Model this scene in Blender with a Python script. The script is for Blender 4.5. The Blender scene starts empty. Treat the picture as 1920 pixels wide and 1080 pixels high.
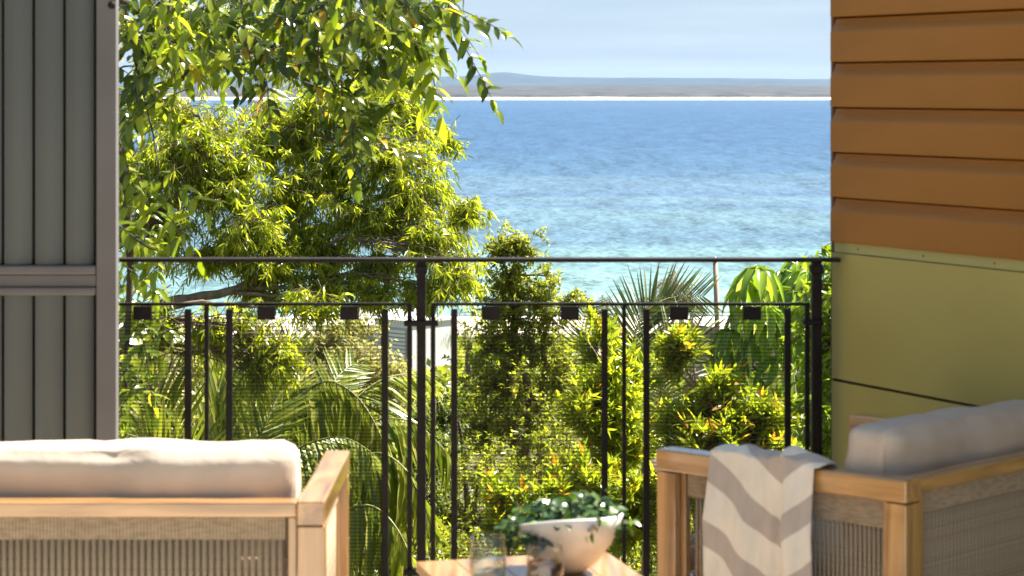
import bpy, math, random
import numpy as np
from mathutils import Vector, Matrix, noise as mnoise
R = math.radians
random.seed(7); rng = np.random.default_rng(7)
sc = bpy.context.scene
COL = sc.collection

# ------------------------------------------------------------------ camera
F, HY = 4200.0, 165.0
cam_d = bpy.data.cameras.new('camera'); cam = bpy.data.objects.new('camera', cam_d); COL.objects.link(cam)
cam.location = (0, 0, 1.5); cam.rotation_euler = (R(90), 0, 0)
cam_d.lens = 36 * F / 1920; cam_d.sensor_width = 36
cam_d.shift_y = -(540 - HY) / 1920
cam_d.clip_start = 0.1; cam_d.clip_end = 80000
cam_d.dof.use_dof = True; cam_d.dof.focus_distance = 19.0; cam_d.dof.aperture_fstop = 8.5
sc.camera = cam
# ------------------------------------------------------------------ sky, sun, exposure
SUN_AZ, SUN_EL = 58.0, 53.0          # degrees to the right of the view, above the horizon
w = bpy.data.worlds.new('World'); sc.world = w; w.use_nodes = True
nt = w.node_tree; nt.nodes.clear()
sky = nt.nodes.new('ShaderNodeTexSky'); sky.sky_type = 'NISHITA'; sky.sun_disc = False
sky.sun_elevation = R(SUN_EL); sky.sun_rotation = R(SUN_AZ)
sky.air_density = 1.0; sky.dust_density = 0.1; sky.ozone_density = 2.0; sky.altitude = 30
bg = nt.nodes.new('ShaderNodeBackground'); bg.inputs[1].default_value = 0.05
wo = nt.nodes.new('ShaderNodeOutputWorld')
tc = nt.nodes.new('ShaderNodeTexCoord'); mp = nt.nodes.new('ShaderNodeMapping'); mp.inputs['Scale'].default_value = (3, 3, 60)
nz = nt.nodes.new('ShaderNodeTexNoise'); nz.inputs['Scale'].default_value = 1.6; nz.inputs['Detail'].default_value = 5
rp = nt.nodes.new('ShaderNodeValToRGB'); rp.color_ramp.elements[0].position = .42; rp.color_ramp.elements[1].position = .75
rp.color_ramp.elements[0].color = (0, 0, 0, 1); rp.color_ramp.elements[1].color = (.35, .35, .35, 1)
mx = nt.nodes.new('ShaderNodeMix'); mx.data_type = 'RGBA'; mx.blend_type = 'ADD'
cl = nt.nodes.new('ShaderNodeMix'); cl.data_type = 'RGBA'; cl.inputs[0].default_value = 1; cl.blend_type = 'MULTIPLY'
nt.links.new(tc.outputs['Generated'], mp.inputs[0]); nt.links.new(mp.outputs[0], nz.inputs['Vector'])
nt.links.new(nz.outputs[0], rp.inputs[0]); nt.links.new(rp.outputs[0], mx.inputs[0])
mx.inputs[7].default_value = (1.5, 1.35, 1.1, 1)
cl.blend_type = 'MIX'; cl.inputs[0].default_value = .85; cl.inputs[7].default_value = (1.85, 2.55, 3.45, 1)   # thin even veil over the blue
nt.links.new(sky.outputs[0], cl.inputs[6]); nt.links.new(cl.outputs[2], mx.inputs[6]); nt.links.new(mx.outputs[2], bg.inputs[0]); nt.links.new(bg.outputs[0], wo.inputs[0])
sd = bpy.data.lights.new('sun', 'SUN'); sd.energy = 5.0; sd.angle = R(0.5); sd.color = (1.0, .95, .86)
sun = bpy.data.objects.new('sun', sd); COL.objects.link(sun)
SV = Vector((math.sin(R(SUN_AZ)) * math.cos(R(SUN_EL)), math.cos(R(SUN_AZ)) * math.cos(R(SUN_EL)), math.sin(R(SUN_EL))))
sun.rotation_euler = SV.to_track_quat('Z', 'Y').to_euler(); sun.location = (10, 10, 20)
vs = sc.view_settings
sc.display_settings.display_device = 'sRGB'; vs.view_transform = 'Standard'; vs.look = 'None'; vs.gamma = 1; vs.use_curve_mapping = False
vs.exposure = 2.1
cy = sc.cycles
cy.use_denoising = True; cy.max_bounces = 14; cy.diffuse_bounces = 7; cy.glossy_bounces = 4; cy.transmission_bounces = 10
cy.transparent_max_bounces = 24; cy.volume_bounces = 1; cy.caustics_refractive = False; cy.caustics_reflective = False
cy.sample_clamp_indirect = 6
# ------------------------------------------------------------------ helpers
def P(px, py, d): return Vector(((px - 960) / F * d, d, 1.5 - (py - HY) / F * d))
SEA = -28.5
def ground(x, y):
    if y < 6.9: return -.32
    if y < 9.5: z = -.3 + (y - 6.9) / 2.6 * -2.3
    elif y < 262: z = -2.6 - .1005 * (y - 9.5)
    elif y < 420: z = -27.97 - (y - 262) * .018
    else: z = -31
    if 9.5 <= y < 240: z += .35 * mnoise.noise(Vector((x * .12, y * .12, 0)))
    return z

def mat(name): 
    m = bpy.data.materials.new(name); m.use_nodes = True
    return m, m.node_tree, m.node_tree.nodes['Principled BSDF'], m.node_tree.nodes['Material Output']
def setp(b, **k):
    for a, v in k.items():
        a = {'col': 'Base Color', 'rough': 'Roughness', 'metal': 'Metallic', 'spec': 'Specular IOR Level', 'coat': 'Coat Weight',
             'coatr': 'Coat Roughness', 'coati': 'Coat IOR', 'trans': 'Transmission Weight', 'ior': 'IOR', 'sheen': 'Sheen Weight'}[a]
        b.inputs[a].default_value = (*v, 1) if isinstance(v, tuple) else v
def noise_mat(name, c1, c2, scale=(8, 8, 8), detail=5, rough=.6, bump=0., bscale=60, spec=.4, metal=0, coat=0, coord='Object', lo=.35, hi=.65, dist=.01, coatr=.1):
    m, t, b, o = mat(name); setp(b, rough=rough, spec=spec, metal=metal, coat=coat, coatr=coatr)
    c = t.nodes.new('ShaderNodeTexCoord'); mp = t.nodes.new('ShaderNodeMapping'); mp.inputs['Scale'].default_value = scale
    n = t.nodes.new('ShaderNodeTexNoise'); n.inputs['Scale'].default_value = 1; n.inputs['Detail'].default_value = detail
    r = t.nodes.new('ShaderNodeValToRGB'); e = r.color_ramp.elements
    e[0].position, e[1].position = lo, hi; e[0].color, e[1].color = (*c1, 1), (*c2, 1)
    src = c.outputs[coord]
    t.links.new(src, mp.inputs[0]); t.links.new(mp.outputs[0], n.inputs['Vector']); t.links.new(n.outputs[0], r.inputs[0]); t.links.new(r.outputs[0], b.inputs['Base Color'])
    if bump:
        n2 = t.nodes.new('ShaderNodeTexNoise'); n2.inputs['Scale'].default_value = bscale; n2.inputs['Detail'].default_value = 4
        t.links.new(src, n2.inputs['Vector'])
        bp = t.nodes.new('ShaderNodeBump'); bp.inputs['Strength'].default_value = bump; bp.inputs['Distance'].default_value = dist
        t.links.new(n2.outputs[0], bp.inputs['Height']); t.links.new(bp.outputs[0], b.inputs['Normal'])
    return m
def leaf_mat(name, stops, trans=.45, rough=.38, tgain=(1.5, 1.5, .8), objrand=False, spec=.5):
    """stops: (pos, colour) over the per-leaf random value"""
    m, t, b, o = mat(name); setp(b, rough=rough, spec=spec)
    if objrand:
        a = t.nodes.new('ShaderNodeObjectInfo'); out = a.outputs['Random']
    else:
        a = t.nodes.new('ShaderNodeAttribute'); a.attribute_name = 'rnd'; out = a.outputs['Fac']
    r = t.nodes.new('ShaderNodeValToRGB'); el = r.color_ramp.elements
    el[0].position, el[0].color = stops[0][0], (*stops[0][1], 1); el[1].position, el[1].color = stops[-1][0], (*stops[-1][1], 1)
    for p, c in stops[1:-1]:
        e = el.new(p); e.color = (*c, 1)
    t.links.new(out, r.inputs[0]); t.links.new(r.outputs[0], b.inputs['Base Color'])
    tr = t.nodes.new('ShaderNodeBsdfTranslucent')
    g = t.nodes.new('ShaderNodeMix'); g.data_type = 'RGBA'; g.blend_type = 'MULTIPLY'; g.inputs[0].default_value = 1
    t.links.new(r.outputs[0], g.inputs[6]); g.inputs[7].default_value = (*tgain, 1); t.links.new(g.outputs[2], tr.inputs[0])
    ms = t.nodes.new('ShaderNodeMixShader'); ms.inputs[0].default_value = trans
    t.links.new(b.outputs[0], ms.inputs[1]); t.links.new(tr.outputs[0], ms.inputs[2]); t.links.new(ms.outputs[0], o.inputs['Surface'])
    return m

class MB:
    """collects vertices and faces; build() links ONE mesh object"""
    def __init__(s): s.v, s.f, s.sm = [], [], []
    def add(s, vs, fs, smooth=False):
        n = len(s.v); s.v.extend([tuple(v) for v in vs]); s.f.extend([tuple(i + n for i in f) for f in fs]); s.sm.extend([smooth] * len(fs)); return s
    def box(s, lo, hi, M=None, bev=0.):
        x0, y0, z0 = lo; x1, y1, z1 = hi; b = bev
        if b <= 0:
            vs = [(x, y, z) for z in (z0, z1) for y in (y0, y1) for x in (x0, x1)]
            fs = [(0, 2, 3, 1), (4, 5, 7, 6), (0, 1, 5, 4), (2, 6, 7, 3), (0, 4, 6, 2), (1, 3, 7, 5)]
        else:
            import bmesh
            bm = bmesh.new(); bmesh.ops.create_cube(bm, size=1)
            for v in bm.verts: v.co = Vector(((x0 + x1) / 2 + v.co.x * (x1 - x0), (y0 + y1) / 2 + v.co.y * (y1 - y0), (z0 + z1) / 2 + v.co.z * (z1 - z0)))
            bmesh.ops.bevel(bm, geom=bm.edges[:], offset=b, segments=2, affect='EDGES', profile=.5)
            bm.verts.index_update(); vs = [v.co.copy() for v in bm.verts]; fs = [tuple(v.index for v in f.verts) for f in bm.faces]; bm.free()
        if M: vs = [M @ Vector(v) for v in vs]
        return s.add(vs, fs)
    def tube(s, pts, rad, n=6, cap=True):
        pts = [Vector(p) for p in pts]; m = len(pts)
        if not hasattr(rad, '__len__'): rad = [rad] * m
        vs = []; up = Vector((.3, .1, 1)).normalized(); px = None
        for i, p in enumerate(pts):
            d = (pts[min(i + 1, m - 1)] - pts[max(i - 1, 0)]).normalized()
            if px is None:
                px = d.cross(up)
                if px.length < .05: px = d.cross(Vector((1, 0, 0)))
            px = (px - d * px.dot(d)).normalized(); q = d.cross(px)
            for k in range(n):
                a = 2 * math.pi * k / n; vs.append(p + (px * math.cos(a) + q * math.sin(a)) * rad[i])
        fs = [(i * n + k, i * n + (k + 1) % n, (i + 1) * n + (k + 1) % n, (i + 1) * n + k) for i in range(m - 1) for k in range(n)]
        if cap: fs += [tuple(reversed(range(n))), tuple(range((m - 1) * n, m * n))]
        return s.add(vs, fs, True)
    def lathe(s, prof, n=32, c=(0, 0, 0), fz=None):
        vs = []; m = len(prof)
        for r, z in prof:
            for k in range(n):
                a = 2 * math.pi * k / n; dz = fz(a, r, z) if fz else 0
                vs.append((c[0] + r * math.cos(a), c[1] + r * math.sin(a), c[2] + z + dz))
        fs = [(i * n + k, i * n + (k + 1) % n, (i + 1) * n + (k + 1) % n, (i + 1) * n + k) for i in range(m - 1) for k in range(n)]
        return s.add(vs, fs, True)
    def mesh(s, name, off=(0, 0, 0)):
        me = bpy.data.meshes.new(name); o = Vector(off)
        me.from_pydata([(v[0] - o.x, v[1] - o.y, v[2] - o.z) for v in s.v], [], s.f)
        me.polygons.foreach_set('use_smooth', s.sm); me.update(); return me
    def build(s, name, m, parent=None, **k):
        off = parent_off(parent) if parent else (0, 0, 0)
        return link(name, s.mesh(name, off), m, parent, **k)
def parent_off(p):
    o = Vector((0, 0, 0))
    while p: o += p.location; p = p.parent
    return o
def link(name, me, m=None, parent=None, **k):
    o = bpy.data.objects.new(name, me); COL.objects.link(o)
    if m and me and not me.materials: me.materials.append(m)
    if parent: o.parent = parent
    for a, v in k.items(): o[a] = v
    return o
def thing(name, label, cat, loc=(0, 0, 0), group=None):
    o = bpy.data.objects.new(name, None); COL.objects.link(o); o.location = loc; o.empty_display_size = .1
    o['label'] = label; o['category'] = cat
    if group: o['group'] = group
    return o
def copy_tree(o, parent=None):
    c = o.copy(); COL.objects.link(c); c.parent = parent
    for ch in list(o.children): copy_tree(ch, c)
    return c

# leaves: vectorised
T8 = (np.array([[0, 0, 0], [.3, -.5, .10], [.3, 0, 0], [.3, .5, .10], [.68, -.38, .08], [.68, 0, 0], [.68, .38, .08], [1, 0, 0]]),
      [(0, 2, 1), (0, 3, 2), (1, 2, 5, 4), (2, 3, 6, 5), (4, 5, 7), (5, 6, 7)])
T5 = (np.array([[0, 0, 0], [.42, -.5, .12], [.45, 0, 0], [.42, .5, .12], [1, 0, 0]]), [(0, 2, 1), (0, 3, 2), (1, 2, 4), (2, 3, 4)])
def nrm(a): return a / np.maximum(np.linalg.norm(a, axis=-1, keepdims=True), 1e-9)
def leaves_mesh(name, pos, dr, up, L, W, droop, rnd, T=T5, off=(0, 0, 0)):
    tv, tf = T; n = len(pos); k = len(tv)
    dr = nrm(dr); sd = nrm(np.cross(dr, up)); nn = np.cross(sd, dr)
    t = tv[:, 0][None, :, None]; s = tv[:, 1][None, :, None]; h = tv[:, 2][None, :, None]
    Lx = L[:, None, None]; Wx = W[:, None, None]
    V = (pos - np.array(off))[:, None, :] + dr[:, None, :] * t * Lx + sd[:, None, :] * s * Wx + nn[:, None, :] * h * Wx \
        - nn[:, None, :] * (t ** 2) * (droop[:, None, None]) * Lx
    V = V.reshape(-1, 3)
    lp = np.array([i for f in tf for i in f]); ct = np.array([len(f) for f in tf])
    loops = (lp[None, :] + (np.arange(n) * k)[:, None]).ravel(); cts = np.tile(ct, n); st = np.concatenate([[0], np.cumsum(cts)[:-1]])
    me = bpy.data.meshes.new(name)
    me.vertices.add(len(V)); me.vertices.foreach_set('co', V.ravel().astype(np.float32))
    me.loops.add(len(loops)); me.loops.foreach_set('vertex_index', loops.astype(np.int32))
    me.polygons.add(len(cts)); me.polygons.foreach_set('loop_start', st.astype(np.int32)); me.polygons.foreach_set('use_smooth', np.ones(len(cts), bool))
    me.update(calc_edges=True)
    a = me.attributes.new('rnd', 'FLOAT', 'POINT'); a.data.foreach_set('value', np.repeat(rnd, k).astype(np.float32))
    return me

def curve_pts(a, b, n=6, sag=0., wob=.05, seed=None):
    a, b = Vector(a), Vector(b); L = (b - a).length; out = []
    w1 = Vector(rng.normal(0, 1, 3)) * wob * L
    for i in range(n + 1):
        t = i / n; out.append(a.lerp(b, t) + w1 * math.sin(math.pi * t) * (1 if i % 2 else .8) + Vector((0, 0, sag * L * math.sin(math.pi * t))))
    return out
def make_leaves(S, E, m, p):
    """S,E: twig starts and ends. returns leaf arrays"""
    n = len(S); t = (np.arange(m) + .5) / m * .75 + .28; t = np.minimum(t, 1.0)
    td = nrm(E - S)
    pos = S[:, None, :] + (E - S)[:, None, :] * t[None, :, None]
    pos[:, :, 2] -= (p.get('sag', .1) * np.linalg.norm(E - S, axis=1))[:, None] * (t[None, :] ** 2)
    a = rng.uniform(0, 2 * np.pi, (n, 1)) + np.arange(m)[None, :] * 2.4
    u = nrm(np.cross(td, rng.normal(0, 1, (n, 3)))); v = np.cross(td, u)
    side = u[:, None, :] * np.cos(a)[:, :, None] + v[:, None, :] * np.sin(a)[:, :, None]
    d = td[:, None, :] * p.get('fwd', .7) + side * p.get('spread', .8) + np.array([0, 0, -p.get('grav', .5)]) + rng.normal(0, .2, (n, m, 3))
    N = n * m; d = d.reshape(-1, 3); pos = pos.reshape(-1, 3)
    up = nrm(np.array([0, 0, 1.0]) + rng.normal(0, p.get('tumble', .55), (N, 3)))
    L = p['L'] * rng.uniform(.65, 1.25, N); W = p['W'] * rng.uniform(.75, 1.2, N)
    # hue is mostly one value per twig, so shoots differ from one another; tips youngest
    r = np.clip(np.repeat(rng.uniform(0, 1, n), m) * .55 + rng.uniform(0, 1, N) * .45, 0, 1)
    if p.get('tips'):
        tt = np.tile(t, n); on = np.repeat(rng.uniform(0, 1, n) < p['tips'], m) & (tt > .93)
        r = np.where(on, .93 + .07 * rng.uniform(0, 1, N), r * .88)
    return pos, d, up, L, W, rng.uniform(.05, p.get('curl', .35), N), r

def tree(name, label, cat, trunks, clumps, p, lm, bark, group=None, sub=5, crown='crown'):
    """trunks: list of lists of (point, radius); clumps: (px,py,d, rx_px, ry_px, rdepth, twigs)"""
    base = Vector(trunks[0][0][0]); T = thing(name, label, cat, base, group)
    nodes = []
    for tr in trunks:
        mb = MB(); pts = [Vector(a) for a, _ in tr]; rr = [r for _, r in tr]
        # smooth the polyline a little
        pp, r2 = [], []
        for i in range(len(pts) - 1):
            for k in range(4):
                t = k / 4; q = pts[i].lerp(pts[i + 1], t); j = rr[i] * .35
                pp.append(q + Vector(rng.normal(0, 1, 3)) * j * (0 if i == 0 and k == 0 else 1)); r2.append(rr[i] * (1 - t) + rr[i + 1] * t)
        pp.append(pts[-1]); r2.append(rr[-1])
        mb.tube(pp, r2, 8); mb.build('trunk', bark, T); nodes += list(zip(pp, r2))
    tw = MB(); A = [[] for _ in range(7)]
    for c in clumps:
        px, py, d, rx, ry, rd, ntw = c; ntw = int(ntw * p.get('dens', 1))
        C = P(px, py, d); rx, ry = rx / F * d, ry / F * d
        cand = [q for q in nodes if q[0].z < C.z + ry * .3] or nodes
        s = min(cand, key=lambda q: (q[0] - C).length + .35 * abs(q[0].z - (C.z - ry)))
        rad = min(s[1] * .75, .016, .006 + .010 * (s[0] - C).length)
        lp = curve_pts(s[0], C, 7, .06, .05)
        MB().tube(lp, [rad * (1 - .75 * i / 7) + .002 for i in range(8)], 6).build('branch', bark, T)
        ns = max(2, ntw // sub)
        g = nrm(rng.normal(0, 1, (ns, 3))) * (rng.uniform(.25, 1, (ns, 1)) ** .4)
        SC = np.array(C)[None, :] + g * np.array([rx, rd * p.get('thin', .8), ry])[None, :] * .95
        ci = rng.integers(0, ns, ntw)
        cr = .30 * min(rx, ry) + .02; cr *= p.get('scat', .55) / .55
        E = SC[ci] + rng.normal(0, 1, (ntw, 3)) * cr * .55
        twl = p.get('twl', .22)
        out = nrm(E - np.array(C)[None, :] + rng.normal(0, .02, (ntw, 3)) + np.array([0, 0, p.get('rise', .1)]) * np.linalg.norm([rx, ry]))
        S = E - out * twl * rng.uniform(.6, 1.2, (ntw, 1)) - rng.normal(0, .25 * twl, (ntw, 3))
        for i in range(ns):      # limbs out to each sub-clump
            tw.tube(curve_pts(lp[3 + i % 5], SC[i], 4, .05, .06), [rad * .2 + .0015, rad * .2 + .001, rad * .16 + .001, .0022, .0013], 4, False)
        for i in range(ntw):
            e = E[i].copy(); e[2] -= p.get('sag', .1) * np.linalg.norm(E[i] - S[i])
            q = Vector(S[i]).lerp(Vector(SC[ci[i]]), .25)
            tw.tube([q, (Vector(S[i]) + Vector(E[i])) / 2, e], [.0026, .002, .001], 3, False)
        for k, arr in enumerate(make_leaves(S, E, p['m'], p)): A[k].append(arr)
    A = [np.concatenate(a) for a in A]
    me = leaves_mesh(crown, *A, T=p.get('T', T5), off=tuple(base))
    link(crown, me, lm, T, kind='stuff'); tw.build('twigs', bark, T, kind='stuff')
    return T
def root_at(x, y): return Vector((x, y, ground(x, y) - .05))
def trunk_to(px, py, d, r0=.07, r1=.03, bx=0., by=0., bend=.1):
    e = P(px, py, d); b = root_at(e.x + bx, e.y + by); m1 = b.lerp(e, .4) + Vector((bend, 0, 0)); m2 = b.lerp(e, .75) + Vector((-bend * .4, .05, 0))
    return [(b, r0), (m1, r0 * .8), (m2, (r0 + r1) / 2), (e, r1)]

# ------------------------------------------------------------------ materials
M = {}
M['wood'] = None
def wood(name, c1, c2, rough=.38, coat=1.0):
    m, t, b, o = mat(name); setp(b, rough=rough, coat=coat, coatr=.10, coati=1.7)
    c = t.nodes.new('ShaderNodeTexCoord'); mp = t.nodes.new('ShaderNodeMapping'); mp.inputs['Scale'].default_value = (26, 26, 26)
    a = t.nodes.new('ShaderNodeAttribute'); a.attribute_name = 'grain'
    n = t.nodes.new('ShaderNodeTexNoise'); n.inputs['Scale'].default_value = 1; n.inputs['Detail'].default_value = 6; n.inputs['Distortion'].default_value = .6
    r = t.nodes.new('ShaderNodeValToRGB'); e = r.color_ramp.elements; e[0].position, e[1].position = .3, .7; e[0].color, e[1].color = (*c1, 1), (*c2, 1)
    t.links.new(a.outputs['Vector'], mp.inputs[0]); t.links.new(mp.outputs[0], n.inputs['Vector']); t.links.new(n.outputs[0], r.inputs[0]); t.links.new(r.outputs[0], b.inputs['Base Color'])
    bp = t.nodes.new('ShaderNodeBump'); bp.inputs['Strength'].default_value = .15; bp.inputs['Distance'].default_value = .002
    t.links.new(n.outputs[0], bp.inputs['Height']); t.links.new(bp.outputs[0], b.inputs['Normal'])
    return m
def grain(o, axis):
    """store grain coordinates: stretched along the piece's long axis"""
    me = o.data; a = me.attributes.new('grain', 'FLOAT_VECTOR', 'POINT'); s = [1, 1, 1]; s[axis] = .09; j = rng.uniform(0, 9, 3)
    a.data.foreach_set('vector', [c for v in me.vertices for c in (v.co.x * s[0] + j[0], v.co.y * s[1] + j[1], v.co.z * s[2] + j[2])]); return o
M['wood'] = wood('teak', (.19, .084, .022), (.54, .29, .10))
M['metal'] = noise_mat('dark_bronze_metal', (.009, .006, .004), (.018, .012, .009), (30,) * 3, rough=.6, spec=.2, bump=.1, bscale=200, dist=.001)
M['wire'] = noise_mat('black_mesh_wire', (.006, .005, .005), (.010, .008, .007), (30,) * 3, rough=.9, spec=.02)
M['grey'] = noise_mat('grey_powdercoat', (.12, .108, .102), (.14, .127, .12), (5,) * 3, rough=.5)
M['slat'] = noise_mat('grey_slat_paint', (.070, .074, .064), (.085, .088, .078), (3, 3, 1), rough=.38, spec=.5)
M['dark'] = noise_mat('slat_gap_shade', (.008, .008, .008), (.012, .012, .012), rough=.8)
M['orange'] = noise_mat('ochre_siding_paint', (.27, .105, .006), (.31, .122, .010), (2, 2, 6), rough=.42, bump=.06, bscale=40, dist=.004, spec=.28)
M['green'] = noise_mat('olive_panel_paint', (.37, .30, .085), (.41, .335, .10), (1.5, 1.5, 2), rough=.5, spec=.2, bump=.05, bscale=30, dist=.004)
M['greenf'] = noise_mat('olive_flashing_paint', (.38, .34, .12), (.41, .37, .13), (1.5, 1.5, 2), rough=.45, spec=.25)
M['trim'] = noise_mat('brown_corner_trim', (.11, .05, .02), (.14, .065, .028), (4, 4, 2), rough=.5)
M['cushion'] = noise_mat('beige_outdoor_fabric', (.44, .36, .29), (.50, .415, .34), (7,) * 3, rough=.95, bump=.35, bscale=9, dist=.02, spec=.15)
M['rope'] = noise_mat('taupe_rope', (.27, .20, .125), (.40, .30, .195), (40, 40, 200), rough=.85, bump=.3, bscale=400, dist=.001)
M['bark'] = noise_mat('grey_brown_bark', (.10, .07, .045), (.24, .175, .12), (20, 20, 4), rough=.9, bump=.5, bscale=50)
M['darkbark'] = noise_mat('dark_bark', (.05, .038, .028), (.12, .09, .065), (20, 20, 4), rough=.9, bump=.5, bscale=50)
M['paletwig'] = noise_mat('pale_twig_bark', (.26, .19, .13), (.42, .33, .24), (20, 20, 4), rough=.9)
M['bowl'] = noise_mat('pale_stone_bowl', (.56, .54, .51), (.66, .64, .60), (25,) * 3, rough=.75, bump=.2, bscale=120, dist=.002)
M['soil'] = noise_mat('potting_soil', (.02, .014, .01), (.05, .035, .025), (60,) * 3, rough=1)
M['white'] = noise_mat('white_render', (.72, .69, .66), (.80, .77, .74), (.6,) * 3, rough=.8)
M['beige'] = noise_mat('beige_render', (.34, .29, .24), (.42, .36, .30), (1.5,) * 3, rough=.9, bump=.2, bscale=30)
M['roofgrey'] = noise_mat('grey_metal_roof', (.3, .3, .31), (.4, .4, .41), (1,) * 3, rough=.5)
M['win'] = noise_mat('dark_window_glass', (.03, .035, .045), (.06, .07, .085), (1,) * 3, rough=.12, spec=.6)
M['sand'] = noise_mat('pale_sand', (.62, .52, .43), (.74, .65, .56), (.03,) * 3, rough=1)
M['soilg'] = noise_mat('leaf_litter_ground', (.035, .028, .016), (.09, .075, .04), (1.2,) * 3, rough=1, bump=.6, bscale=9, dist=.05)
M['pole'] = noise_mat('weathered_timber_pole', (.30, .215, .14), (.42, .32, .22), (40, 40, 5), rough=.8)

# ------------------------------------------------------------------ terrain, sea, far shore
def grid_sheet(name, rows, xs_of, zf, m, **k):
    mb = MB(); V = []; nx = None
    for y in rows:
        xs = xs_of(y); nx = len(xs); V += [(x, y, zf(x, y)) for x in xs]
    fs = [(j * nx + i, j * nx + i + 1, (j + 1) * nx + i + 1, (j + 1) * nx + i) for j in range(len(rows) - 1) for i in range(nx - 1)]
    mb.add(V, fs, True); o = mb.build(name, m, None, kind='structure'); return o
rows = [-30, -10, 0, 4, 6.9, 7.5, 8.2, 9, 9.5] + [10 + 1.5 * i for i in range(40)] + [72 + 6 * i for i in range(32)] + [262, 275, 300, 420, 1000, 6000, 30000]
def hillmat():
    m, t, b, o = mat('hillside_ground'); setp(b, rough=1)
    g = t.nodes.new('ShaderNodeNewGeometry'); sp = t.nodes.new('ShaderNodeSeparateXYZ'); t.links.new(g.outputs['Position'], sp.inputs[0])
    n = t.nodes.new('ShaderNodeTexNoise'); n.inputs['Scale'].default_value = 1.3; n.inputs['Detail'].default_value = 6; t.links.new(g.outputs['Position'], n.inputs['Vector'])
    r = t.nodes.new('ShaderNodeValToRGB'); e = r.color_ramp.elements; e[0].position, e[1].position = .35, .65; e[0].color, e[1].color = (.03, .024, .013, 1), (.08, .07, .035, 1)
    t.links.new(n.outputs[0], r.inputs[0])
    mr = t.nodes.new('ShaderNodeMapRange'); mr.inputs[1].default_value = 236; mr.inputs[2].default_value = 244; t.links.new(sp.outputs['Y'], mr.inputs[0])
    mxx = t.nodes.new('ShaderNodeMix'); mxx.data_type = 'RGBA'; t.links.new(mr.outputs[0], mxx.inputs[0]); t.links.new(r.outputs[0], mxx.inputs[6]); mxx.inputs[7].default_value = (.50, .42, .34, 1)
    t.links.new(mxx.outputs[2], b.inputs['Base Color']); return m
grid_sheet('ground', rows, lambda y: [s * (14 + max(y, 0) * .55) / 14 * 1.0 for s in range(-24, 25)], ground, hillmat())

def seamat():
    m, t, b, o = mat('sea_water'); setp(b, rough=.45, spec=.10, ior=1.33)
    g = t.nodes.new('ShaderNodeNewGeometry'); sp = t.nodes.new('ShaderNodeSeparateXYZ'); t.links.new(g.outputs['Position'], sp.inputs[0])
    def nz(sx, sy, det=3, dis=0):
        mp = t.nodes.new('ShaderNodeMapping'); mp.inputs['Scale'].default_value = (sx, sy, 1); t.links.new(g.outputs['Position'], mp.inputs[0])
        n = t.nodes.new('ShaderNodeTexNoise'); n.inputs['Scale'].default_value = 1; n.inputs['Detail'].default_value = det; n.inputs['Distortion'].default_value = dis
        t.links.new(mp.outputs[0], n.inputs['Vector']); return n.outputs[0]
    def mth(op, a, b_, c=None):
        x = t.nodes.new('ShaderNodeMath'); x.operation = op
        for i, v in enumerate((a, b_, c)):
            if v is None: continue
            if isinstance(v, (int, float)): x.inputs[i].default_value = v
            else: t.links.new(v, x.inputs[i])
        return x.outputs[0]
    lg = mth('LOGARITHM', sp.outputs['Y'], 10)             # decades of distance off the beach
    pos = mth('MULTIPLY_ADD', lg, 1 / 1.35, -2.43 / 1.35)   # 2.43..3.78 -> 0..1
    pos = mth('MULTIPLY_ADD', mth('SUBTRACT', nz(.006, .012, 3, .8), .5), .16, pos)
    r = t.nodes.new('ShaderNodeValToRGB'); el = r.color_ramp.elements
    st = [(0, (.22, .26, .23)), (.05, (.12, .20, .20)), (.12, (.076, .132, .155)), (.17, (.060, .106, .146)), (.22, (.074, .126, .153)), (.27, (.053, .091, .140)),
          (.32, (.060, .104, .145)), (.37, (.038, .078, .130)), (.5, (.031, .068, .124)), (.75, (.032, .070, .127)), (1, (.046, .082, .13))]
    el[0].position, el[0].color = st[0][0], (*st[0][1], 1); el[1].position, el[1].color = st[-1][0], (*st[-1][1], 1)
    for p, c in st[1:-1]: e = el.new(p); e.color = (*c, 1)
    t.links.new(pos, r.inputs[0])
    # wave light and shade painted into the water colour as streaks of several sizes
    s1 = nz(.30, .07, 3); s2 = nz(.10, .012, 2); s3 = nz(1.0, .42, 3)
    k = mth('ADD', mth('ADD', mth('MULTIPLY', mth('SUBTRACT', s1, .5), 1.2), mth('MULTIPLY', mth('SUBTRACT', s2, .5), .7)), mth('MULTIPLY', mth('SUBTRACT', s3, .5), 1.9))
    v = mth('ADD', k, 1.0); v = mth('MAXIMUM', v, .35)
    mm = t.nodes.new('ShaderNodeMix'); mm.data_type = 'RGBA'; mm.blend_type = 'MULTIPLY'; mm.inputs[0].default_value = 1
    cc = t.nodes.new('ShaderNodeCombineColor'); [t.links.new(v, cc.inputs[i]) for i in range(3)]
    t.links.new(r.outputs[0], mm.inputs[6]); t.links.new(cc.outputs[0], mm.inputs[7])
    t.links.new(mm.outputs[2], b.inputs['Base Color'])
    bp = t.nodes.new('ShaderNodeBump'); bp.inputs['Strength'].default_value = .35; bp.inputs['Distance'].default_value = .4
    h = mth('ADD', s1, mth('MULTIPLY', s3, .4)); t.links.new(h, bp.inputs['Height']); t.links.new(bp.outputs[0], b.inputs['Normal'])
    return m
mb = MB(); mb.add([(-19000, 285, SEA), (19000, 285, SEA), (19000, 6200, SEA), (-19000, 6200, SEA)], [(0, 1, 2, 3)]); mb.build('sea', seamat(), None, kind='structure')
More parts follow.
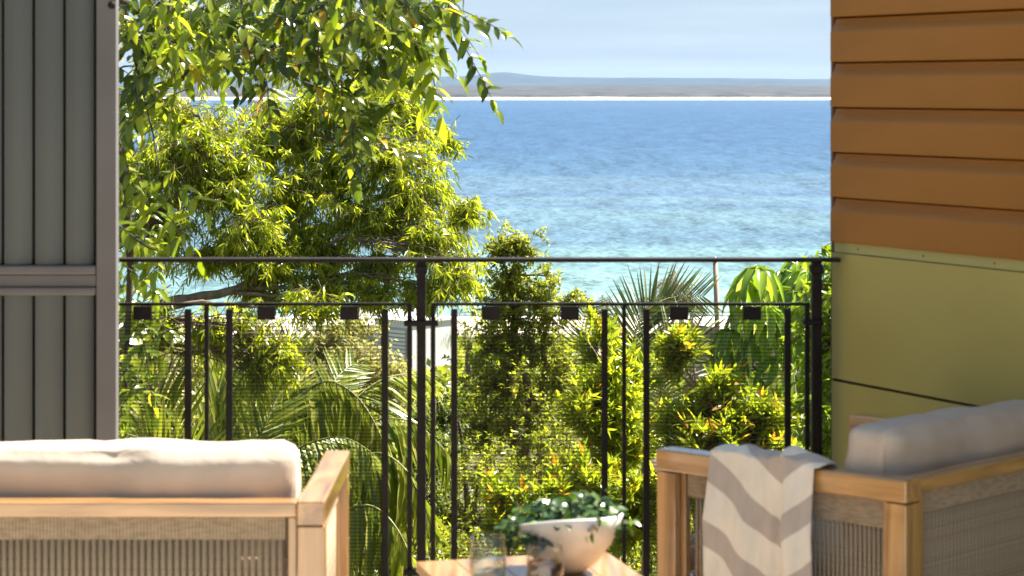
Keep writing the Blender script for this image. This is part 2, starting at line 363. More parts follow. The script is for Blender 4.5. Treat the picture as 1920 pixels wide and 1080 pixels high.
# surf line on the near beach: thin wash sheets of foam
mb = MB(); V = []; n = 120
for i in range(n + 1):
    x = -110 + 220 * i / n; e = 2.2 * mnoise.noise(Vector((x * .05, 0, 0))) + .8 * mnoise.noise(Vector((x * .3, 3, 0)))
    V += [(x, 291 + e, ground(x, 291 + e) + .012), (x, 294.5 + e * .6, SEA + .03)]
mb.add(V, [(2 * i, 2 * i + 2, 2 * i + 3, 2 * i + 1) for i in range(n)], True)
mb.build('surf_foam', noise_mat('foam', (.7, .72, .72), (.85, .86, .86), (.8,) * 3, rough=.6), None, kind='structure')
# far shore: dune, scrub belt, hills
def fx(n, half): return [(-half + 2 * half * i / n) for i in range(n + 1)]
def dune_z(x, y):
    t = (y - 5700) / 160; h = 5.5 + 2.0 * mnoise.noise(Vector((x * .003, 7, 0))) + 1.0 * mnoise.noise(Vector((x * .02, 5, 0)))
    return SEA - 1.5 + (h + 1.5) * min(1, max(0, t)) ** .8
far_sand = noise_mat('far_white_sand', (.80, .74, .66), (.88, .83, .76), (.004,) * 3, rough=1)
grid_sheet('far_beach', [5690, 5720, 5750, 5780, 5820, 5870, 5920], lambda y: fx(240, 9000), dune_z, far_sand)
def scrub_z(x, y):
    b = 3 + 27 * min(1, max(0, (y - 5880) / 2300)) ** .9
    q = mnoise.noise(Vector((x * .012, y * .006, 0))) + .6 * mnoise.noise(Vector((x * .04, y * .02, 4)))
    tall = max(0, mnoise.noise(Vector((x * .0016, 2, 0))) + .25)
    return SEA + b + max(-2.5, q * 4.5) + tall * (7 if y < 6300 else 3) + (6 if y > 5880 else -6)
scrub_m = noise_mat('coastal_scrub', (.012, .013, .010), (.045, .038, .028), (.012, .006, .02), detail=6, rough=1, lo=.4, hi=.6)
grid_sheet('far_scrub_land', [5850, 5885, 5930, 6000, 6080, 6180, 6300, 6500, 6800, 7200, 7700, 8300, 9500], lambda y: fx(900, 9000), scrub_z, scrub_m)
def ridge(y0, base, amp, peaks, seed, name):
    def z(x, y):
        t = (y - y0) / 2500
        h = base + amp * (mnoise.noise(Vector((x * .0006, seed, 0))) + .5 * mnoise.noise(Vector((x * .002, seed, 3))) + .22 * mnoise.noise(Vector((x * .008, seed, 6))))
        for c, ww, hh in peaks: h += hh * math.exp(-((x - c) / ww) ** 2)
        return SEA + max(1, h * math.sin(math.pi / 2 * min(1, max(0, t * 2))))
    grid_sheet(name, [y0, y0 + 300, y0 + 600, y0 + 900, y0 + 1250, y0 + 2400], lambda y: fx(700, 10500), z, M['hill'])
M['hill'] = noise_mat('forest_hill', (.012, .022, .024), (.024, .038, .040), (.002,) * 3, rough=1)
ridge(11500, 58, 9, [(-2000, 1500, 8)], 1.7, 'near_hills')
ridge(14000, 88, 9, [(-60, 170, 24), (-20, 500, 12), (-1500, 1500, 20), (1300, 900, 8)], 5.3, 'far_hills')

# haze: one closed box of even air
mb = MB(); mb.box((-19500, -60, -34), (19500, 17500, 150)); hz = mb.build('haze', None, None, kind='stuff')
hm = bpy.data.materials.new('haze_air'); hm.use_nodes = True; t = hm.node_tree; t.nodes.clear()
o_ = t.nodes.new('ShaderNodeOutputMaterial'); pv = t.nodes.new('ShaderNodeVolumePrincipled')
pv.inputs['Color'].default_value = (.36, .60, 1, 1); pv.inputs['Density'].default_value = 1.4e-5; pv.inputs['Anisotropy'].default_value = .0
t.links.new(pv.outputs[0], o_.inputs['Volume']); hz.data.materials.append(hm)

# ------------------------------------------------------------------ deck
df = thing('deck', 'timber balcony deck under the chairs and railing, extended unseen to bounce sunlight', 'deck', (0, 3, 0)); del df['category']; del df['label']; df['kind'] = 'structure'
nb = 64
M['deck'] = noise_mat('pale_bounce_deck', (.46, .42, .36), (.58, .53, .46), (3, 30, 3), rough=.7)  # unseen deck runs on behind the camera, kept pale to bounce sun onto chairs
for i in range(nb):
    y0 = -6 + i * 0.197
    MB().box((-6, y0, -.03), (8.2, y0 + .19, 0)).build('plank', M['deck'], df)
for x in (-5, -2.5, 0, 2.5, 5, 7.5): MB().box((x - .04, -6, -.25), (x + .04, 6.6, -.031)).build('joist', M['wood'], df)

# ------------------------------------------------------------------ side wall on the right
WC = Vector((.962, 6.68, 0)); WD = Vector((.4772, -.8788, 0)); WN = Vector((-.8788, -.4772, 0))   # corner, run, outward normal
def WM(): return Matrix(((WD.x, WN.x, 0, WC.x), (WD.y, WN.y, 0, WC.y), (0, 0, 1, 0), (0, 0, 0, 1)))
WMt = WM()
wall = thing('side_wall', 'balcony side wall of ochre weatherboards over olive green panels, brown trim on its end', 'wall', (WC.x, WC.y, 0))
WL = 4.4
MB().box((.0, -.14, -.03), (WL, -.012, 1.978), WMt).build('wall_core', M['trim'], wall)
MB().box((-.014, -.15, -.03), (-.001, .004, 1.978), WMt, .001).build('corner_trim', M['trim'], wall)
pitch = .1336; z0 = 1.0435
bm_ = MB(); prof = [(-.012, 0), (.019, 0), (.020, .004), (.020, .088), (.018, .093), (.012, .101), (.006, .110), (.002, .119), (.000, .128), (-.012, .1325)]
V = []; NS = 14
for j in range(NS + 1):
    u = .006 + (WL - .006) * j / NS
    V += [WMt @ Vector((u, n_, z)) for n_, z in prof]
k = len(prof); fs = [(j * k + i, j * k + i + 1, (j + 1) * k + i + 1, (j + 1) * k + i) for j in range(NS) for i in range(k - 1)]
fs += [tuple(range(k - 1, -1, -1)), tuple(range(NS * k, NS * k + k))]
bm_.add(V, fs); bme = bm_.mesh('weatherboard', (WC.x, WC.y, 0))
for i in range(7):
    o = link('weatherboard', bme, M['orange'], wall); o.location = (0, 0, z0 + i * pitch)
MB().box((-.02, -.16, 1.981), (WL + .01, .035, 2.012), WMt, .004).build('capping', M['trim'], wall)
MB().box((.004, -.011, 1.012), (WL, .004, 1.0425), WMt, .001).build('flashing', M['greenf'], wall)
for u in (.12, .42, .72, 1.05, 1.4):
    c = WMt @ Vector((u, .0042, 1.027)); MB().tube([c, c + WN * .0015], [.0035, .0028], 8).build('nail_head', M['trim'], wall)
MB().box((.002, -.011, .636), (WL, .012, 1.0105), WMt, .002).build('panel', M['green'], wall)
MB().box((.002, -.011, .20), (WL, .012, .628), WMt, .002).build('panel', M['green'], wall)
MB().box((.002, -.011, -.03), (WL, .012, .192), WMt, .002).build('panel', M['green'], wall)

# ------------------------------------------------------------------ sliding shutter on the left
SY = 6.2; SX = -740 / F * SY
shut = thing('shutter', 'grey sliding shutter door of upright slats with a mid rail, left of the view', 'shutter', (SX - .5, SY, 0))
def px2x(px, d): return (px - 960) / F * d
def py2z(py, d): return 1.5 - (py - HY) / F * d
for xa, xb in ((SX - .055, SX), (SX - 1.10, SX - 1.045)):
    MB().box((xa, SY - .02, .01), (xb, SY + .025, 2.6), None, .003).build('stile', M['grey'], shut)
zt, zb = py2z(497, SY), py2z(553, SY); xl, xr = SX - 1.044, SX - .056
MB().box((xl, SY - .012, zb + .024), (xr, SY + .02, zt - .026), None, .002).build('mid_rail', M['grey'], shut)
MB().box((xl, SY - .022, zt - .025), (xr, SY + .014, zt), None, .006).build('rail_bead', M['grey'], shut)
MB().box((xl, SY - .022, zb), (xr, SY + .014, zb + .023), None, .006).build('rail_bead', M['grey'], shut)
MB().box((xl, SY - .014, .01), (xr, SY + .02, .09), None, .002).build('bottom_rail', M['grey'], shut)
MB().box((xl, SY - .014, 2.52), (xr, SY + .02, 2.6), None, .002).build('top_rail', M['grey'], shut)
for (a, b) in ((.091, zb - .001), (zt + .001, 2.519)):
    for i in range(11):
        xx = SX - .0565 - .0055 - i * .0853
        mb = MB(); n = 6; V = []
        for z in (a, b):       # shallow bowed blade, turned so its right edge sits back
            for q in range(n + 1):
                s = q / n; V.append((xx - .079 + .074 * s, SY - .004 + .016 * s - .006 * math.sin(math.pi * s), z))
            for q in range(n, -1, -1):
                s = q / n; V.append((xx - .079 + .074 * s, SY + .002 + .016 * s - .006 * math.sin(math.pi * s), z))
        k = 2 * n + 2; mb.add(V, [(q, (q + 1) % k, k + (q + 1) % k, k + q) for q in range(k)] + [tuple(range(k - 1, -1, -1)), tuple(range(k, 2 * k))]); mb.build('slat', M['slat'], shut)
MB().box((xl, SY + .021, .05), (xr, SY + .024, 2.56)).build('gap_shade_backing', M['dark'], shut)  # dark sheet standing in for the shade between the slats
MB().tube([(px2x(212, SY), SY - .0205, py2z(10, SY)), (px2x(212, SY), SY - .028, py2z(10, SY))], [.011, .009], 14).build('bolt', M['metal'], shut)

lw_ = thing('sky_block_wall', 'unseen dark grey wall added left of the balcony to block low sky, running back from the sliding shutter', 'wall', (-2.3, 2.5, 0))  # added out of view to keep low sky out of the weatherboard reflections
for i in range(6): MB().box((-2.36, -1.2 + i * 1.22, .002), (-2.24, .01 + i * 1.22, 2.7), None, .004).build('panel', M['slat'], lw_)
MB().box((-2.40, -1.22, 2.703), (-2.20, 6.14, 2.74), None, .004).build('capping', M['grey'], lw_)
# ------------------------------------------------------------------ railing
RD = 6.62
rail = thing('railing', 'dark bronze balcony railing with wire mesh infill panels across the view', 'railing', (0, RD, 0))
def rz(py): return py2z(py, RD)
def rx(px): return px2x(px, RD)
def bar(name, xa, xb, ya, yb, y0=-.01, y1=.01, bev=.0015): return MB().box((rx(xa), RD + y0, rz(yb)), (rx(xb), RD + y1, rz(ya)), None, bev).build(name, M['metal'], rail)
bar('handrail', 60, 1574, 483.5, 490.5, -.028, .028, .002)
zbot = .0
def post(px, wd):
    MB().box((rx(px) - wd / 2, RD - .018, 0.0), (rx(px) + wd / 2, RD + .018, rz(491)), None, .003).build('post', M['metal'], rail)
    MB().box((rx(px) - wd * .68, RD - .022, rz(513)), (rx(px) + wd * .68, RD + .022, rz(497)), None, .004).build('post_collar', M['metal'], rail)
    MB().box((rx(px) - .05, RD - .05, 0), (rx(px) + .05, RD + .05, .008), None, .002).build('base_plate', M['metal'], rail)
post(790, .026); post(1531, .029); post(60, .026)
def clamp(px, py, ax, bx):
    MB().box((rx(ax), RD - .03, rz(py + 5)), (rx(bx), RD + .005, rz(py - 5)), None, .003).build('clamp', M['metal'], rail)
clamp(790, 605, 758, 822); clamp(1531, 603, 1504, 1542); clamp(790, 1070, 758, 822); clamp(1531, 1070, 1504, 1542)
B0 = 1092
def infill(xa, xb, frame, heavy, light, tabs, nets):
    bar('panel_rail', xa, xb, 567, 572.5, -.014, .004); bar('panel_rail', xa, xb, B0 - 5, B0, -.014, .004)
    for x in frame: bar('frame_bar', x - 4.5, x + 4.5, 573, B0 - 6, -.012, .002)
    for x in heavy: bar('heavy_bar', x - 6, x + 6, 578, B0 - 8, -.034, -.016)
    for x in light: bar('frame_bar', x - 4, x + 4, 573, B0 - 6, -.012, .002)
    for x in tabs: bar('lug', x - 17, x + 17, 573, 598, -.036, -.015)
    for (a, b) in nets:
        mb = MB(); z = rz(584); zb_ = rz(B0 - 12)
        mb_v = MB()
        while z > zb_:
            mb.tube([(rx(a), RD - .026, z), (rx((a + b) / 2), RD - .0255, z + .0006), (rx(b), RD - .026, z)], .00115, 4, False); z -= .0108
        x = rx(a)
        while x < rx(b):
            mb.tube([(x, RD - .024, rz(584)), (x, RD - .024, zb_)], .0006, 4, False); x += .032
        mb.build('wire_mesh', M['wire'], rail, kind='stuff')
infill(60, 772, [64, 768], [355, 432, 723], [388], [110, 270, 501, 656], [(64, 355), (432, 723)])
infill(808, 1518, [812, 1513], [852, 1133, 1211, 1475], [1170], [920, 1068, 1272, 1408], [(852, 1133), (1211, 1475)])

# ------------------------------------------------------------------ chairs
def cushion_mesh(name, sx, sy, sz, r, seed, lump=.012, arch=0.):
    import bmesh
    bm = bmesh.new(); bmesh.ops.create_cube(bm, size=2); bmesh.ops.subdivide_edges(bm, edges=bm.edges[:], cuts=19, use_grid_fill=True)
    for v in bm.verts:
        c = v.co.copy(); h = Vector((sx, sy, sz)) / 2
        q = Vector([c[i] * h[i] for i in range(3)]); inner = Vector([max(-(h[i] - r), min(h[i] - r, q[i])) for i in range(3)])
        d = q - inner
        if d.length > 1e-9: q = inner + d.normalized() * r
        # puff: thinner at rim
        e = max(abs(c.x), abs(c.z) if sy < sz else abs(c.y))
        n = mnoise.noise(q * 6 + Vector((seed, 0, 0))) * lump + mnoise.noise(q * 17 + Vector((seed, 5, 0))) * lump * .35
        ax = 1 if sy < sz else 2
        q[ax] *= 1 - .22 * e ** 4
        q += Vector([math.copysign(1, c[i]) * n * (abs(c[i]) > .8) for i in range(3)])
        if arch: q.z += arch * (c.x ** 2) * (c.z > 0)
        # piped seam dent near the ends
        v.co = q
    me = bpy.data.meshes.new(name); bm.to_mesh(me); bm.free()
    me.polygons.foreach_set('use_smooth', [True] * len(me.polygons)); return me
CW, CD, AH = .86, .74, .62
def make_chair():
    T = thing('lounge_chair', '', 'chair')
    def wb(name, lo, hi, ax, bev=.004): return grain(MB().box(lo, hi, None, bev).build(name, M['wood'], T), ax)
    h = CW / 2; b = .06
    for s in (-1, 1):
        xa, xb = sorted((s * h, s * (h - b)))
        o = wb('armrest', (xa, 0, AH - .052), (xb, CD, AH), 1)
        for v in o.data.vertices: v.co.z -= .011 * v.co.y / CD
        # legs, tapering a little inward below
        for y0, y1, lean in ((0.001, .058, 0.0), (CD - .062, CD - .001, 0)):
            mb = MB(); mb.box((xa + .001, y0, 0), (xb - .001, y1, AH - .0535 - .011 * y1 / CD), None, .003)
            mb.v = [(v[0], v[1] if v[2] > .2 else y0 + (v[1] - y0) * (.9 if lean == 0 else 1), v[2]) for v in mb.v]
            grain(mb.build('leg', M['wood'], T), 2)
        wb('side_rail', (xa + .012, .060, .13), (xb - .012, CD - .064, .175), 1)
        # inner stiles of the rope panel
        xm = s * (h - .030)
        wb('stile', (xm - .010, .0595, .176), (xm + .010, .076, AH - .055), 2, .002)
        wb('stile', (xm - .010, CD - .079, .176), (xm + .010, CD - .0635, AH - .064), 2, .002)
        cord = MB().tube([(0, 0, .170), (0, 0, AH - .060)], .0042, 6).mesh('cord')
        n = int((CD - .165) / .0128)
        for i in range(n):
            o = link('cord', cord, M['rope'], T); o.location = (xm, .082 + i * .0128, 0)
        mb = MB()
        for z in np.arange(.19, AH - .15, .062): mb.tube([(xm - s * .0055, .077, z), (xm - s * .0055, CD - .08, z)], .003, 5)
        mb.build('cross_weave', M['rope'], T)
        mb = MB(); y = .078
        while y < CD - .082: mb.tube([(xm + s * .004, y, AH - .120), (xm + s * .004, y, AH - .054)], .0034, 5, False); y += .0062
        mb.build('rope_band', M['rope'], T)
    wb('back_rail', (-h + b + .001, .002, AH - .0345), (h - b - .001, .058, AH - .003), 0)
    wb('lower_rail', (-h + b + .001, .008, .13), (h - b - .001, .052, .175), 0)
    wb('front_rail', (-h + b + .001, CD - .055, .22), (h - b - .001, CD - .01, .29), 0)
    for s in (-1, 1):
        xa, xb = sorted((s * (h - b - .0015), s * (h - b - .0185)))
        wb('stile', (xa, .006, .1755), (xb, .05, AH - .0355), 2, .002)
    cord = MB().tube([(0, 0, .170), (0, 0, AH - .036)], .0060, 6).mesh('cord')
    n = int((CW - 2 * b - .046) / .0148)
    x0 = -n * .0148 / 2 + .0074
    for i in range(n):
        o = link('cord', cord, M['rope'], T); o.location = (x0 + i * .0148, .026, 0)
    mb = MB(); x = -h + b + .023
    while x < h - b - .022: mb.tube([(x, .020, AH - .085), (x, .020, AH - .0355)], .0042, 5, False); x += .0074
    mb.build('rope_band', M['rope'], T)
    mb = MB()
    for z in np.arange(.21, AH - .12, .07): mb.tube([(-h + b + .02, .035, z), (h - b - .02, .035, z)], .003, 5)
    mb.build('cross_weave', M['rope'], T)
    wb('seat_base', (-h + b + .001, .053, .235), (h - b - .001, CD - .056, .262), 0)
    o = link('seat_cushion', cushion_mesh('seat_cushion', CW - 2 * b - .006, CD - .08, .16, .045, 3.1), M['cushion'], T); o.location = (0, .055 + (CD - .08) / 2, .342)
    o = link('back_cushion', cushion_mesh('back_cushion', CW - .135, .16, .300, .040, 8.4, .014, .004), M['cushion'], T); o.location = (0, .160, .570); o.rotation_euler = (R(4), 0, 0)
    return T
c1 = make_chair(); c1.location = (px2x(609, 4.77) - CW / 2, 4.77, 0)
c1['label'] = 'left teak lounge chair seen square from behind, its arm top catching the light'; c1['group'] = 'teak and rope lounge chairs'
c2 = copy_tree(c1); c2['label'] = 'right teak lounge chair turned at an angle, with a striped throw over its arm'
fw = Vector((-.712, .702, 0)); rt = Vector((.702, .712, 0)); CC = Vector((.882, 5.012, 0))
c2.location = CC + rt * (CW / 2); c2.rotation_euler = (0, 0, math.atan2(rt.y, rt.x))
bc = [o for o in c2.children if o.name.startswith('back_cushion')][0]; bc.location.z -= .004; bc.rotation_euler.y = R(1.2); bc.location.x -= .012

# ------------------------------------------------------------------ throw over the right chair's arm
def make_throw():
    A0 = CC + fw * CD; a = -fw; nout = Vector((-.702, -.712, 0)) ; nin = -nout
    s0, s1 = .185, .503
    NU, NV = 60, 110
    # path across the arm: inside drop (hangs over the seat side), over the top, outside drop
    ln_in, top, ln_out = .12, .06, .56
    tot = ln_in + top + ln_out
    V = []; UV = []
    def fold(u):   # outward bulge of the pleats
        return .012 * math.sin(u * 2 * math.pi * 1.0 + .6) + .006 * math.sin(u * 2 * math.pi * 2.3 + 2.0) - .024 * math.exp(-((u - .72) / .045) ** 2) + .018 * math.exp(-((u - .82) / .08) ** 2) + .010 * math.exp(-((u - .6) / .08) ** 2) + .012
    for j in range(NV + 1):
        v = j / NV * tot
        for i in range(NU + 1):
            u = i / NU
            bun = .022 * math.exp(-((u - .72) / .16) ** 2) + .010 * math.exp(-((u - .25) / .2) ** 2)
            r = .007
            if v < ln_in:
                h = v - ln_in; n = -.06 - .006 - .01 * max(0, -h) / ln_in * (1 + math.sin(u * 9)); z = AH + r + bun * .6 + h
            elif v < ln_in + top:
                q = (v - ln_in) / top; n = -.066 + .078 * q; z = AH + r + bun * (.6 + .5 * math.sin(math.pi * q)) + .006 * math.sin(math.pi * q) + .003 * math.sin(u * 30)
            else:
                q = v - ln_in - top; k = min(1, q / .16); n = .012 + bun * .5 * (1 - k) + .014 * k + max(-.010, fold(u)) * k + .004 * math.sin(u * 17 + q * 9) * k
                z = AH + r + bun * .6 - q + .004 * math.sin(u * 11)
            # pleat between the middle and the right third gathers sideways as it falls
            s = s0 + (s1 - s0) * u + (.012 * math.sin(q * 6 + u * 5) if v > ln_in + top else 0)
            if v > ln_in + top: s += .018 * (v - ln_in - top) * (u - .4)
            p = A0 + a * s + nout * n; V.append((p.x, p.y, z))
            zz = (u * .19 if u < .72 else .137 - (u - .72) * .30)
            UV.append((u, v - zz - .6 * bun))
    fs = [(j * (NU + 1) + i, j * (NU + 1) + i + 1, (j + 1) * (NU + 1) + i + 1, (j + 1) * (NU + 1) + i) for j in range(NV) for i in range(NU)]
    mb = MB(); mb.add(V, fs, True); me = mb.mesh('throw'); 
    at = me.attributes.new('weave', 'FLOAT_VECTOR', 'POINT'); at.data.foreach_set('vector', [c for q in UV for c in (q[0], q[1], 0)])
    m, t, b, o = mat('striped_throw'); setp(b, rough=.95, sheen=.3, spec=.1)
    an = t.nodes.new('ShaderNodeAttribute'); an.attribute_name = 'weave'; sp = t.nodes.new('ShaderNodeSeparateXYZ'); t.links.new(an.outputs['Vector'], sp.inputs[0])
    def mth(op, x, y):
        q = t.nodes.new('ShaderNodeMath'); q.operation = op; t.links.new(x, q.inputs[0]); q.inputs[1].default_value = y; return q.outputs[0]
    nz_ = t.nodes.new('ShaderNodeTexNoise'); nz_.inputs['Scale'].default_value = 14; t.links.new(an.outputs['Vector'], nz_.inputs['Vector'])
    ph = mth('FRACT', mth('ADD', mth('DIVIDE', sp.outputs['Y'], .150), .32), 0)
    r = t.nodes.new('ShaderNodeValToRGB'); r.color_ramp.interpolation = 'LINEAR'; e = r.color_ramp.elements
    e[0].position, e[0].color = 0, (.86, .77, .64, 1); e[1].position, e[1].color = 1, (.86, .77, .64, 1)
    for p_, c_ in ((.55, (.86, .76, .62)), (.58, (.52, .435, .365)), (.97, (.52, .435, .365))): x = e.new(p_); x.color = (*c_, 1)
    t.links.new(ph, r.inputs[0])
    mm = t.nodes.new('ShaderNodeMix'); mm.data_type = 'RGBA'; mm.blend_type = 'MULTIPLY'; mm.inputs[0].default_value = .25
    t.links.new(r.outputs[0], mm.inputs[6]); t.links.new(nz_.outputs[0], mm.inputs[7]); t.links.new(mm.outputs[2], b.inputs['Base Color'])
    wv = t.nodes.new('ShaderNodeTexNoise'); wv.inputs['Scale'].default_value = 260; t.links.new(an.outputs['Vector'], wv.inputs['Vector'])
    bp = t.nodes.new('ShaderNodeBump'); bp.inputs['Strength'].default_value = .3; bp.inputs['Distance'].default_value = .002; t.links.new(wv.outputs[0], bp.inputs['Height']); t.links.new(bp.outputs[0], b.inputs['Normal'])
    ob = link('throw_blanket', me, m); ob['label'] = 'cream throw with taupe stripes draped over the angled chair arm'; ob['category'] = 'blanket'
    sm = ob.modifiers.new('thickness', 'SOLIDIFY'); sm.thickness = .005; sm.offset = 1
make_throw()

# ------------------------------------------------------------------ side table and what stands on it
TD = Vector((.966, .259, 0)); TF = Vector((.259, -.966, 0)); TC = Vector((-.213, 4.966, 0)); TZ = .45
tcen = TC + TD * .22 + TF * .25
TT = thing('side_table', 'low square teak side table holding the glasses and bowl', 'table', tcen)
TM = Matrix(((TD.x, -TF.x, 0, TC.x), (TD.y, -TF.y, 0, TC.y), (0, 0, 1, 0), (0, 0, 0, 1)))
for i in range(5):
    a = i * .0884; grain(MB().box((a, -.5, TZ - .022), (a + .0868, 0, TZ), TM, .002).build('plank', M['wood'], TT), 1)
for x in (.006, .394):
    for y in (-.494, -.046): grain(MB().box((x, y, 0), (x + .04, y + .04, TZ - .0225), TM, .003).build('leg', M['wood'], TT), 2)
for y in (-.49, -.035): grain(MB().box((.047, y, TZ - .075), (.393, y + .022, TZ - .0225), TM, .002).build('apron', M['wood'], TT), 0)
for x in (.013, .405): grain(MB().box((x, -.453, TZ - .075), (x + .022, -.047, TZ - .0225), TM, .002).build('apron', M['wood'], TT), 1)

BC = Vector((px2x(1066, 4.86), 4.86, TZ + .0012))
bowl = thing('bowl', 'pale stone bowl with an uneven rim, planted with dark trailing greenery', 'bowl', BC)
def rimw(a, r, z): return (z / .118) ** 2 * (.013 * math.cos(a + .15) - .006 * math.cos(2 * a + .6) - .006 * math.sin(a))
prof = [(.0, 0), (.028, 0), (.038, .004), (.064, .024), (.091, .058), (.109, .092), (.119, .118), (.1165, .121), (.112, .119), (.098, .090), (.076, .060), (.0, .05)]
MB().lathe(prof, 56, tuple(BC), rimw).build('bowl_body', M['bowl'], bowl)
MB().lathe([(.0, .112), (.05, .110), (.100, .094)], 30, tuple(BC)).build('soil', M['soil'], bowl)
pl = thing('trailing_plant', 'small dark green leafy plant spilling over the stone bowl rim', 'plant', BC + Vector((0, 0, .095)))
lm_bowl = leaf_mat('bowl_leaf', [(0, (.012, .035, .008)), (.6, (.035, .080, .012)), (.92, (.08, .14, .02)), (1, (.14, .20, .03))], .25, .30, objrand=True)
one = np.array([[0., 0, 0]])
def proto_leaf(name, W, droop, m, T=T8):
    me = leaves_mesh(name, one, np.array([[1., 0, 0]]), np.array([[0, 0, 1.]]), np.array([1.0]), np.array([W]), np.array([droop]), np.array([.5]), T); me.materials.append(m); return me
def place_leaf(me, name, pos, d, up, L, parent, off):
    d = Vector(d).normalized(); up = Vector(up); s = up.cross(d)
    if s.length < 1e-4: s = Vector((0, 1, 0)).cross(d)
    s.normalize(); n = d.cross(s)
    o = bpy.data.objects.new(name, me); COL.objects.link(o); o.parent = parent
    o.matrix_local = Matrix.Translation(Vector(pos) - off) @ (Matrix((d, s, n)).transposed().to_4x4()) @ Matrix.Diagonal((L, L, L, 1))
    return o
blp = [proto_leaf('leaf', .8, .25, lm_bowl), proto_leaf('leaf', .65, .4, lm_bowl)]
off = BC + Vector((0, 0, .095)); st = MB()
for i in range(49):
    a = random.uniform(0, 2 * math.pi); r0 = random.uniform(0, .09); L = random.uniform(.04, .085)
    b0 = BC + Vector((r0 * math.cos(a), r0 * math.sin(a), .112 - r0 * .15)); el = random.uniform(.35, 1.1); L = random.uniform(.03, .06)
    if i < 14: a = random.uniform(2.6, 4.2); b0 = BC + Vector((.095 * math.cos(a), .095 * math.sin(a), .100)); el = random.uniform(-.4, .25); L = random.uniform(.035, .06)
    if i == 48: b0 = BC + Vector((.07, 0, .1)); a = .2; el = 1.3; L = .075
    d = Vector((math.cos(a) * math.cos(el), math.sin(a) * math.cos(el), math.sin(el)))
    e = b0 + d * L + Vector((0, 0, -.012 if el < .6 else 0)); st.tube([b0, b0.lerp(e, .5) + Vector((0, 0, .006)), e], .0009, 4, False)
    for q in range(3):
        t = .3 + .7 * q / 2; p_ = b0.lerp(e, t); dd = d * .3 + Vector(rng.normal(0, .8, 3)) + Vector((0, 0, -.1))
        place_leaf(random.choice(blp), 'leaf', p_, dd, (random.uniform(-.5, .5), random.uniform(-.8, .2), 1), random.uniform(.022, .037), pl, off)
for i in range(150):
    a = random.uniform(0, 2 * math.pi); q = math.sqrt(random.random()) * .108; hz_ = .118 + .040 * (1 - (q / .115) ** 2) * random.uniform(.2, 1.25) + (.012 * math.cos(a))
    p_ = BC + Vector((q * math.cos(a), q * math.sin(a), hz_))
    place_leaf(random.choice(blp), 'leaf', p_, (math.cos(a) + random.gauss(0, .7), math.sin(a) + random.gauss(0, .7), random.uniform(-.5, .5)), (random.gauss(0, .5), random.gauss(-.2, .5), 1), random.uniform(.020, .033), pl, off)
st.build('stems', M['darkbark'], pl)

def thin_glass(name, tint, rough=.03, f=1.0):
    m, t, b, o = mat(name); t.nodes.remove(b)
    tr = t.nodes.new('ShaderNodeBsdfTransparent'); tr.inputs[0].default_value = (*tint, 1)
    gl = t.nodes.new('ShaderNodeBsdfGlossy'); gl.inputs['Roughness'].default_value = rough
    lw = t.nodes.new('ShaderNodeLayerWeight'); lw.inputs[0].default_value = .5; pw = t.nodes.new('ShaderNodeMath'); pw.operation = 'POWER'; pw.inputs[1].default_value = 4; t.links.new(lw.outputs['Facing'], pw.inputs[0])
    fr = t.nodes.new('ShaderNodeMath'); fr.operation = 'MULTIPLY_ADD'; fr.inputs[1].default_value = .9; fr.inputs[2].default_value = .06; t.links.new(pw.outputs[0], fr.inputs[0])
    mu = t.nodes.new('ShaderNodeMath'); mu.operation = 'MULTIPLY'; mu.inputs[1].default_value = f; t.links.new(fr.outputs[0], mu.inputs[0])
    ms = t.nodes.new('ShaderNodeMixShader'); t.links.new(mu.outputs[0], ms.inputs[0]); t.links.new(tr.outputs[0], ms.inputs[1]); t.links.new(gl.outputs[0], ms.inputs[2])
    t.links.new(ms.outputs[0], o.inputs['Surface']); return m
gm = thin_glass('clear_glass', (.93, .95, .94)); am = thin_glass('amber_drink', (.62, .36, .17), .05, .6); wm = thin_glass('water_drink', (.86, .89, .88), .04, 1.2)
def glass(label, px, d, r, h, fill, lm):
    c = Vector((px2x(px, d), d, TZ + .0012)); T = thing('drinking_glass', label, 'glass', c, 'glasses on the side table')
    prof = [(0, 0), (r * .82, 0), (r * .90, .004), (r, .03), (r * 1.0, h * .6), (r * .93, h), (r * .93 - .0012, h + .0006), (r * .93 - .0022, h), (r - .0024, h * .6), (r - .0026, .03), (r * .86, .009), (0, .008)]
    MB().lathe(prof, 40, tuple(c)).build('glass_body', gm, T)
    MB().lathe([(0, .0085), (r * .855, .0095), (r - .0029, .03), (r - .0027, fill), (0, fill)], 40, tuple(c)).build('drink', lm, T)
glass('clear tumbler of water at the left of the table', 915, 4.74, .0395, .100, .052, wm)
glass('tumbler with amber drink in front of the stone bowl', 1022, 4.66, .0395, .098, .062, am)

# ------------------------------------------------------------------ far buildings and beach
def house(label, px, py_top, d, wd, dp, ht, rot, m, extras):
    c = P(px, py_top, d); g = ground(c.x, c.y); T = thing('house', label, 'building', (c.x, c.y, g - .3))
    Mx = Matrix.Translation((c.x, c.y, g - .3)) @ Matrix.Rotation(R(rot), 4, 'Z'); H = c.z - g + .3
    extras(T, Mx, wd, dp, H, m); return T
def ex_white(T, Mx, w_, dp, H, m):
    MB().box((-w_ / 2, 0, 0), (w_ / 2, dp, H), Mx).build('wall', m, T)
    MB().box((-w_ / 2 - .06, -.06, H + .002), (w_ / 2 + .06, dp + .06, H + .12), Mx).build('roof', m, T)
    f = MB().box((-w_ / 2 - .09, .25, 1), (-w_ / 2 - .005, dp - .3, H - .22), Mx).build('louvre_screen', M['roofgrey'], T)
    z = H - .32
    while z > H - 4.2:
        MB().box((-w_ / 2 - .16, .32, z - .11), (-w_ / 2 - .095, dp - .37, z), Mx).build('slat', M['white'], f); z -= .17
